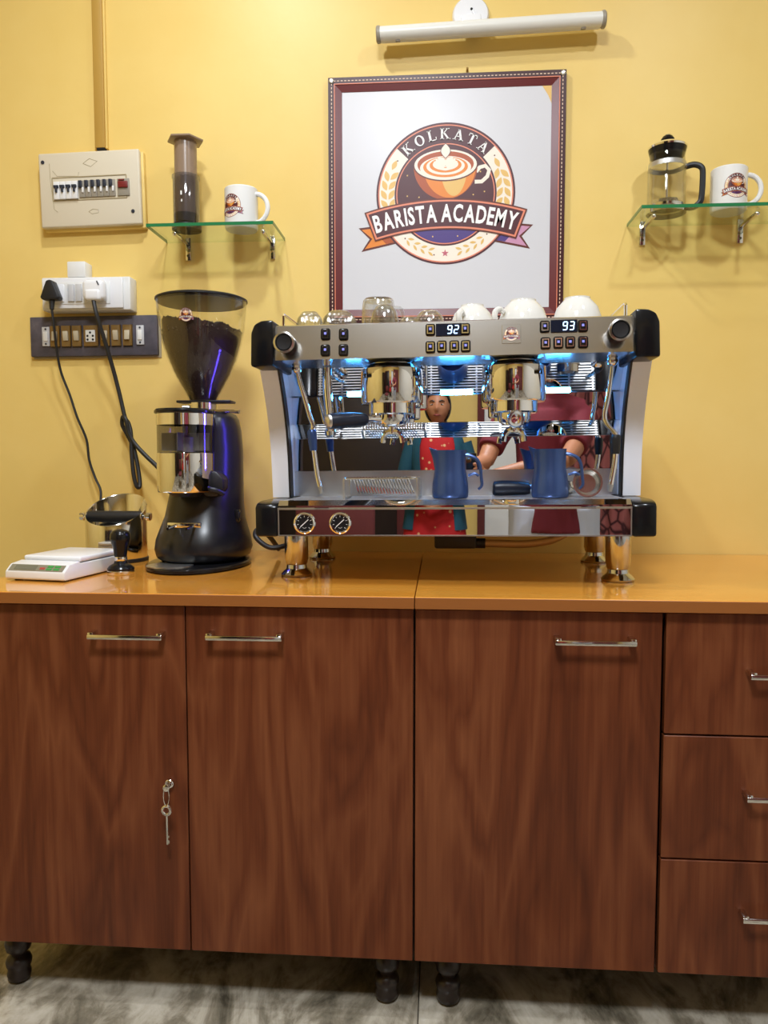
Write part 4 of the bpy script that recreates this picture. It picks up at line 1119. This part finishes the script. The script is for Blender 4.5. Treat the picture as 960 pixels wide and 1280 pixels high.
def fnh(a, b_, h):
    z = .574 + b_; th = R(-93) + a / .10; q = hr(z) + .0026 + h; return Vector((q * math.cos(th), q * math.sin(th), z))
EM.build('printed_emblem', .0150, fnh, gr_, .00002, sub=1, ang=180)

# ------------------------------------------------------------------ knock box
kb = thing('knock_box', 'round steel knock box with a slanted rim and black bar', 'knock box', (-.800, -.115, CT))
n = 56; r = .073
def kring(r, off, top): 
    return [(r * math.cos(2 * math.pi * i / n), r * math.sin(2 * math.pi * i / n), top(r * math.sin(2 * math.pi * i / n)) if callable(top) else top) for i in range(n)]
tp = lambda y: .126 + y * .50
tp2 = lambda y: .128 + y * .50
obj('can', B().loft([kring(r - .002, 0, .001), kring(r, 0, .004), kring(r, 0, tp), kring(r - .0015, 0, tp2), kring(r - .003, 0, tp), kring(r - .003, 0, .006)]), 'polished_steel', kb)
obj('base_ring', B().lathe([(r, .0008), (r + .002, .001), (r + .002, .008), (r, .009)], 48), 'black_rubber', kb)
obj('knock_bar', B().tube([(-r + .001, -.005, .110), (-r * .7, -.005, .110), (0, -.005, .109), (r * .7, -.005, .110), (r - .001, -.005, .110)], [.012, .014, .015, .014, .012], 18, 3), 'black_rubber', kb)
for s in (-1, 1):
    obj('bolt', B().cyl((s * (r - .001), -.005, .110), (s * (r + .006), -.005, .110), .006, 14).cyl((s * (r + .005), -.005, .110), (s * (r + .017), -.005, .110), .0105, 20, bev=.002), 'chrome', kb)
obj('label_plate', B().box((-.022, -r - .0002, .045), (.026, .0012, .044), .0004, 1, rot=(0, 0, R(-17))), 'satin_steel', kb) if False else None

# ------------------------------------------------------------------ tamper
tm = thing('tamper', 'black-handled coffee tamper standing beside the white scale', 'tamper', (-.697, -.335, CT))
obj('base', B().lathe([(0, .0005), (.029, .0005), (.0293, .002), (.0293, .008), (.028, .0095), (0, .0095)], 40), 'polished_steel', tm)
obj('skirt', B().lathe([(0, .0095), (.0285, .0095), (.0290, .013), (.024, .019), (.015, .024), (.0125, .030), (0, .030)], 40), 'black_gloss', tm)
obj('band', B().lathe([(0, .030), (.0135, .030), (.0140, .0315), (.0140, .037), (.0135, .0385), (0, .0385)], 32), 'chrome', tm)
obj('handle', B().lathe([(0, .0385), (.0130, .0385), (.0138, .046), (.0165, .060), (.0205, .072), (.0218, .080), (.0205, .089), (.015, .0955), (.006, .0985), (0, .099)], 40), 'black_gloss', tm)
# ------------------------------------------------------------------ scale
sc_ = thing('kitchen_scale', 'white digital kitchen scale with a grey control strip beside the tamper', 'scale', (-.812, -.335, CT), (0, 0, R(-9)))
# body: side profile (y, z) extruded along x
prof = [(-.115, .003), (-.118, .006), (-.117, .020), (-.100, .0335), (-.066, .0375), (-.062, .0330), (.095, .0330), (.098, .030), (.098, .004), (.094, .003)]
b = B().prism(prof, .140, Matrix.Translation((-.070, 0, 0)) @ Matrix(((0, 0, 1, 0), (1, 0, 0, 0), (0, 1, 0, 0), (0, 0, 0, 1))), .0022)
obj('scale_body', b, 'white_plastic', sc_)
obj('platform', B().box((0, .018, .0405), (.138, .158, .011), .004, 3).box((0, .018, .0345), (.09, .1, .006)), 'white_gloss', sc_)
def sp_(u, d=0): # point on slanted control strip
    y0, z0, y1, z1 = -.117, .020, -.100, .0335
    L_ = math.hypot(y1 - y0, z1 - z0); return (y0 + (y1 - y0) * u - d * (z1 - z0) / L_, z0 + (z1 - z0) * u + d * (y1 - y0) / L_)
sl = math.atan2(.0335 - .020, .017)
def strip(name, x0, x1, u0, u1, m, par, d, h=.001):
    y, z = sp_((u0 + u1) / 2, d); L_ = math.hypot(.017, .0135) * (u1 - u0)
    return obj(name, B().box(((x0 + x1) / 2, y, z), (x1 - x0, L_, h), .0003, 1, rot=(sl, 0, 0)), m, par)
cs = strip('control_strip', -.064, .064, .08, .92, 'scale_screen', sc_, .0004)
strip('lcd', -.052, .000, .22, .80, 'lcd', cs, .0011)
strip('key_button', .008, .020, .30, .55, 'red_print', cs, .0012)
for x0 in (.024, .041):
    for u0 in (.22, .56): strip('key_button', x0, x0 + .013, u0, u0 + .24, 'green_print', cs, .0012)
for sx in (-1, 1):
    for y in (-.095, .078): obj('foot', B().cyl((sx * .055, y, .0003), (sx * .055, y, .004), .008, 14), 'black_rubber', sc_)

# ------------------------------------------------------------------ the room behind the camera, seen mirrored in the machine
cu_ = thing('net_curtain', 'maroon patterned curtain hanging beside the white door', 'curtain', (1.22, Y0 + .06, 0))
b = B(); n = 90; fr_, bk_ = [], []
for i in range(n + 1):
    x = -.70 + 1.40 * i / n; y = .03 * math.sin(i * .75)
    fr_.append((x, y))
vs = [(x, y, z) for z in (.04, 2.3) for x, y in fr_] + [(x, y - .006, z) for z in (.04, 2.3) for x, y in fr_]
m_ = n + 1; fs = []
for i in range(n):
    fs.append((i, i + 1, m_ + i + 1, m_ + i)); fs.append((2 * m_ + i + 1, 2 * m_ + i, 3 * m_ + i, 3 * m_ + i + 1))
    fs.append((i + 1, i, 2 * m_ + i, 2 * m_ + i + 1)); fs.append((m_ + i, m_ + i + 1, 3 * m_ + i + 1, 3 * m_ + i))
fs += [(0, m_, 3 * m_, 2 * m_), (n, 2 * m_ + n, 3 * m_ + n, m_ + n)]
obj('curtain_cloth', b.raw(vs, fs), 'net_curtain', cu_, ang=80)
obj('curtain_rod', B().cyl((-.75, 0, 2.32), (.75, 0, 2.32), .012, 14), 'dark_chrome', cu_)
d = obj('door_2', B().box((.22, Y0 + .02, 1.03), (.36, .04, 2.06), .004), 'white_plastic'); d['kind'] = 'structure'
for i, (c, s_) in enumerate((((.015, Y0 + .025, 1.05), (.05, .05, 2.1)), ((.425, Y0 + .025, 1.05), (.05, .05, 2.1)), ((.22, Y0 + .025, 2.085), (.36, .05, .05)))):
    t = obj('trim_%d' % (i + 4), B().box(c, s_, .004), 'sofa_maroon'); t['kind'] = 'structure'
wr = thing('wardrobe', 'tall dark brown wardrobe added in the corner beside the dark door', 'wardrobe', (-1.83, Y0 + .30, 0))  # unseen, added to darken the wall that the chrome reflects
obj('body', B().box((0, 0, .98), (.50, .56, 1.90), .005).box((0, -.01, .015), (.46, .50, .03)), 'door_dark', wr)
for s in (-1, 1):
    q = obj('door', B().box((s * .124, .29, .98), (.243, .02, 1.86), .003), 'door_dark', wr)
    obj('handle', B().cyl((s * .02, .312, .95), (s * .02, .312, 1.07), .006, 10), 'brass', q)
# maroon chair
ch = thing('upholstered_chair', 'maroon upholstered chair standing near the person in red tunic', 'chair', (-.72, -2.55, 0), (0, 0, R(8)))
obj('seat', B().box((0, 0, .45), (.44, .44, .07), .02, 3), 'sofa_maroon', ch)
obj('backrest', B().box((0, -.20, .72), (.42, .05, .34), .02, 3), 'sofa_maroon', ch)
for sx in (-1, 1):
    for y in (-.19, .19): obj('leg', B().tube([(sx * .19, y, .002), (sx * .185, y, .43)], [.012, .016], 10), 'door_dark', ch)
    obj('back_post', B().tube([(sx * .185, -.19, .43), (sx * .185, -.205, .86)], .013, 10), 'door_dark', ch)

def fused(name, b, voxel, m, parent, smooth=6):
    me = bpy.data.meshes.new('tmp'); b.bm.to_mesh(me); b.bm.free()
    o = bpy.data.objects.new('tmp', me); C.objects.link(o)
    r = o.modifiers.new('r', 'REMESH'); r.mode = 'VOXEL'; r.voxel_size = voxel
    k = o.modifiers.new('s', 'SMOOTH'); k.iterations = smooth; k.factor = .5
    bpy.context.view_layer.update()
    me2 = bpy.data.meshes.new_from_object(o.evaluated_get(bpy.context.evaluated_depsgraph_get()))
    bpy.data.objects.remove(o); bpy.data.meshes.remove(me)
    me2.name = name; me2.materials.clear(); me2.materials.append(MAT[m])
    me2.polygons.foreach_set('use_smooth', [True] * len(me2.polygons))
    o = bpy.data.objects.new(name, me2); C.objects.link(o); o.parent = parent
    return o
def head_shape(b, c, k=1.0):
    t = bmesh.new(); bmesh.ops.create_uvsphere(t, u_segments=40, v_segments=30, radius=1)
    G = lambda x, s: math.exp(-(x / s) ** 2)
    for v in t.verts:
        x, y, z = v.co.x * .073, v.co.y * .092, v.co.z * .112
        if z < 0: j = min(1, -z / .11); x *= 1 - .34 * j * j; y *= (1 - .10 * j) if y > 0 else (1 - .42 * j)
        if v.co.y > 0:
            y += .024 * G(x, .012) * G(z + .012, .022) * (1 if z < .03 else .6)
            y -= .010 * (G(x - .030, .018) + G(x + .030, .018)) * G(z - .016, .014)
            y += .006 * G(x, .03) * G(z + .052, .012) + .008 * G(x, .028) * G(z + .098, .02)
        v.co = (x * k, y * k, z * k)
    for s in (-1, 1):
        q = bmesh.ops.create_uvsphere(t, u_segments=12, v_segments=8, radius=.03 * k)['verts']
        for v in q: v.co = Vector((s * .072 * k + v.co.x * .3, -.006 * k + v.co.y * .6, .0 + v.co.z))
    return b._add(t, Matrix.Translation(c))
def face_parts(body, c, k=1.0):
    cx, cy, cz = c
    for s in (-1, 1):
        e = obj('eye', B().ball((cx + s * .030 * k, cy + .069 * k, cz + .015 * k), .0125 * k, (1.05, .92, .42), 16), 'eye_white', body)
        obj('iris', B().ball((cx + s * .030 * k, cy + .0780 * k, cz + .015 * k), .0054 * k, (1, .6, .9), 12), 'hair_black', e)
        obj('eyebrow', B().tube([(cx + s * .015 * k, cy + .087 * k, cz + .034 * k), (cx + s * .03 * k, cy + .084 * k, cz + .040 * k), (cx + s * .048 * k, cy + .070 * k, cz + .035 * k)], [.003, .0036, .002], 8, 4), 'hair_black', body)
    obj('mouth', B().tube([(cx - .024 * k, cy + .079 * k, cz - .053 * k), (cx - .010 * k, cy + .091 * k, cz - .051 * k), (cx, cy + .093 * k, cz - .052 * k), (cx + .010 * k, cy + .091 * k, cz - .051 * k), (cx + .024 * k, cy + .079 * k, cz - .053 * k)], [.002, .006, .0062, .006, .002], 8, 4), 'lips', body)
def hand(b, w, palm, tips, thumb, knuck):
    # wrist point, palm centre, four knuckle points, four finger paths, thumb path
    b.tube([w, palm], [.026, .030], 14)
    for kn in knuck: b.tube([w, Vector(w).lerp(Vector(palm), .6), kn], [.016, .017, .0115], 10)
    for kn, path in zip(knuck, tips): b.tube([kn] + path, [.0100, .0092, .0086, .0072], 10)
    b.tube([Vector(w).lerp(Vector(palm), .35)] + thumb, [.015, .012, .0105, .0085], 10)

# photographer in maroon shirt
P0 = Vector((.36, -2.36, 0))
pe = thing('person', 'person in maroon shirt and pale trousers holding a smartphone up', 'person', P0)
b = B(); Z = Vector
b.tube([(0, 0, .80), (0, .0, .92), (0, -.005, 1.06), (0, -.005, 1.20), (0, -.01, 1.30)], [.125, .125, .118, .128, .10], 20, 3)
b.tube([(-.165, -.01, 1.285), (0, -.01, 1.31), (.165, -.01, 1.285)], [.055, .075, .055], 14, 3)
b.tube([(0, -.01, 1.30), (0, .005, 1.42)], [.056, .052], 14)
HC = (0, .02, 1.515); head_shape(b, HC)
for s in (-1, 1):
    b.tube([(s * .085, 0, .84), (s * .095, .012, .64), (s * .095, .01, .46), (s * .095, -.01, .26), (s * .095, -.012, .075)], [.098, .078, .058, .054, .040], 16, 3)
    b.tube([(s * .095, -.04, .035), (s * .10, .06, .032), (s * .105, .15, .024)], [.034, .036, .024], 12, 3)
el_l, wr_l = (-.285, .15, 1.06), (-.425, .305, .995)
el_r, wr_r = (.08, .25, 1.07), (-.265, .305, .995)
b.tube([(-.175, -.01, 1.28), (-.24, .06, 1.17), el_l], [.055, .048, .040], 14, 3); b.tube([el_l, (-.36, .23, 1.03), wr_l], [.040, .036, .026], 14, 3)
b.tube([(.175, -.01, 1.28), (.15, .11, 1.17), el_r], [.055, .048, .040], 14, 3); b.tube([el_r, (-.09, .29, 1.035), wr_r], [.040, .036, .026], 14, 3)
PHX, PHY = -.36, .377        # phone centre in this frame (world x 0, y -1.983)
for s, w in ((-1, wr_l), (1, wr_r)):
    pc = (PHX + s * .056, PHY - .022, 1.005)
    kn = [(PHX + s * .0515, PHY - .008, .985 + .0215 * i) for i in range(4)]
    tp_ = [[(PHX + s * .0495, PHY + .006, .985 + .0215 * i), (PHX + s * .036, PHY + .0140, .985 + .0215 * i), (PHX + s * (.024 - .002 * abs(i - 1.5)), PHY + .0145, .986 + .0215 * i)] for i in range(4)]
    th_ = [(PHX + s * .052, PHY - .022, 1.030), (PHX + s * .036, PHY - .0165, 1.045), (PHX + s * .020, PHY - .0155, 1.048)]
    hand(b, w, pc, tp_, th_, kn)
body = fused('body', b, .0058, 'skin_tone', pe, 3)
face_parts(pe, HC)
b = B(); t = bmesh.new(); bmesh.ops.create_uvsphere(t, u_segments=32, v_segments=24, radius=1)
bmesh.ops.delete(t, geom=[v for v in t.verts if v.co.z < -.25 or (v.co.y > .25 and v.co.z < .62)], context='VERTS')
bmesh.ops.solidify(t, geom=t.faces[:], thickness=.06)
b._add(t, Matrix.Translation((HC[0], HC[1] - .004, HC[2] + .012)) @ Matrix.Diagonal((.082, .101, .114, 1)))
obj('hair', b, 'hair_black', pe)
b = B()
b.tube([(0, 0, .76), (0, 0, .80), (0, .0, .92), (0, -.005, 1.06), (0, -.005, 1.20), (0, -.01, 1.30)], [.155, .152, .145, .138, .146, .115], 24, 3)
b.tube([(-.17, -.01, 1.285), (0, -.01, 1.315), (.17, -.01, 1.285)], [.072, .090, .072], 16, 3)
b.tube([(-.175, -.01, 1.28), (-.235, .055, 1.18), (-.262, .10, 1.12)], [.070, .064, .062], 16, 3); b.tube([(.175, -.01, 1.28), (.15, .10, 1.18), (.12, .17, 1.13)], [.070, .064, .062], 16, 3)
fused('shirt', b, .008, 'maroon_cloth', pe, 4)
b = B()
for s in (-1, 1): b.tube([(s * .075, 0, .86), (s * .095, .012, .64), (s * .097, .01, .46), (s * .097, -.008, .26), (s * .097, -.01, .09)], [.122, .10, .082, .075, .070], 18, 3)
b.tube([(0, 0, .78), (0, 0, .90)], [.138, .135], 20)
fused('trousers', b, .008, 'pale_cloth', pe, 4)
for s in (-1, 1): obj('shoe', B().tube([(s * .095, -.065, .040), (s * .098, .03, .040), (s * .104, .12, .034), (s * .107, .185, .028)], [.036, .042, .042, .026], 14, 3), 'black_matte', pe)
ph = thing('smartphone', 'black smartphone held upright by the person in maroon shirt', 'phone', (0, -1.983, 1.02))
obj('phone_body', B().box((0, 0, 0), (.076, .0085, .158), .004, 3), 'black_gloss', ph)
obj('camera_bump', B().box((.0, .0050, .052), (.030, .003, .034), .0012, 2), 'dark_chrome', ph)
obj('screen', B().box((0, -.0046, 0), (.070, .0008, .150), .0003, 1), 'display_black', ph)

# woman in red tunic
W0 = Vector((-.23, -3.3, 0))
wo = thing('person', 'person with black hair in red dotted tunic and teal jacket', 'person', W0)
b = B()
b.tube([(0, 0, .74), (0, 0, .86), (0, 0, .98), (0, 0, 1.10), (0, -.01, 1.18)], [.120, .115, .098, .108, .085], 20, 3)
b.tube([(-.14, -.01, 1.165), (0, -.01, 1.19), (.14, -.01, 1.165)], [.046, .062, .046], 14, 3)
b.tube([(0, -.01, 1.18), (0, .0, 1.30)], [.046, .044], 14)
HW_ = (0, .015, 1.385); head_shape(b, HW_, .95)
for s in (-1, 1):
    b.tube([(s * .078, 0, .76), (s * .085, .01, .58), (s * .085, .01, .42), (s * .085, -.01, .24), (s * .085, -.01, .07)], [.09, .070, .052, .048, .036], 16, 3)
    b.tube([(s * .085, -.035, .032), (s * .09, .05, .03), (s * .093, .13, .022)], [.031, .033, .022], 12, 3)
    sh, el, w = (s * .15, -.01, 1.16), (s * .21, -.02, .93), (s * .10, .15, .86)
    b.tube([sh, (s * .185, -.015, 1.05), el], [.045, .040, .034], 14, 3); b.tube([el, (s * .16, .07, .90), w], [.034, .030, .023], 14, 3)
    pc = (s * .055, .185, .845)
    kn = [(s * .028, .190 + .004 * i, .872 - .018 * i) for i in range(4)]
    tp_ = [[(s * .010, .198 + .004 * i, .868 - .018 * i), (-s * .006, .196 + .004 * i + .010 * s, .862 - .018 * i), (-s * .020, .188 + .010 * s, .858 - .018 * i)] for i in range(4)]
    hand(b, w, pc, tp_, [(s * .060, .182, .880), (s * .040, .196, .892), (s * .018, .204, .893)], kn)
fused('body', b, .0058, 'skin_tone', wo, 3)
face_parts(wo, HW_, .95)
b = B(); t = bmesh.new(); bmesh.ops.create_uvsphere(t, u_segments=32, v_segments=24, radius=1)
bmesh.ops.delete(t, geom=[v for v in t.verts if v.co.z < -.8 or (v.co.y > .22 and v.co.z < .55)], context='VERTS')
bmesh.ops.solidify(t, geom=t.faces[:], thickness=.08)
b._add(t, Matrix.Translation((0, HW_[1] - .006, HW_[2] + .008)) @ Matrix.Diagonal((.083, .100, .114, 1)))
b.tube([(0, -.075, 1.40), (0, -.10, 1.30), (0, -.105, 1.15), (0, -.10, 1.0)], [.05, .05, .045, .02], 14, 3)
obj('hair', b, 'hair_black', wo)
b = B()
b.loft([ell(0, 0, rx, ry, z, 40, 2.2) for rx, ry, z in ((.07, .06, 1.235), (.13, .085, 1.205), (.15, .105, 1.15), (.145, .118, 1.08), (.125, .112, .98), (.142, .125, .86), (.165, .135, .76), (.185, .15, .60), (.20, .16, .44))])
obj('tunic', b, 'red_print_cloth', wo, ang=70)
b = B()
rows = []
for rx, ry, z in ((.085, .075, 1.24), (.15, .10, 1.21), (.168, .122, 1.15), (.165, .135, 1.05), (.150, .13, .95), (.168, .145, .80), (.185, .155, .68)):
    o_ = [(rx * math.cos(R(a)), ry * math.sin(R(a)), z) for a in range(128, 413, 12)]
    i_ = [((rx - .006) * math.cos(R(a)), (ry - .006) * math.sin(R(a)), z) for a in range(404 + 4, 127, -12)]
    rows.append(o_ + i_)
b.loft(rows)
for s in (-1, 1): b.tube([(s * .15, -.01, 1.17), (s * .188, -.015, 1.05), (s * .213, -.02, .93), (s * .17, .07, .90), (s * .125, .125, .872)], [.058, .053, .048, .044, .040], 16, 4)
obj('jacket', b, 'teal_cloth', wo, ang=70)
b = B()
for s in (-1, 1): b.tube([(s * .085, .01, .60), (s * .085, .01, .42), (s * .085, -.008, .24), (s * .085, -.008, .08)], [.078, .066, .06, .054], 16, 3)
obj('trousers', b, 'navy_cloth', wo, ang=70)
for s in (-1, 1): obj('shoe', B().tube([(s * .085, -.055, .034), (s * .088, .03, .036), (s * .094, .11, .030), (s * .096, .165, .024)], [.032, .038, .037, .022], 14, 3), 'black_matte', wo)
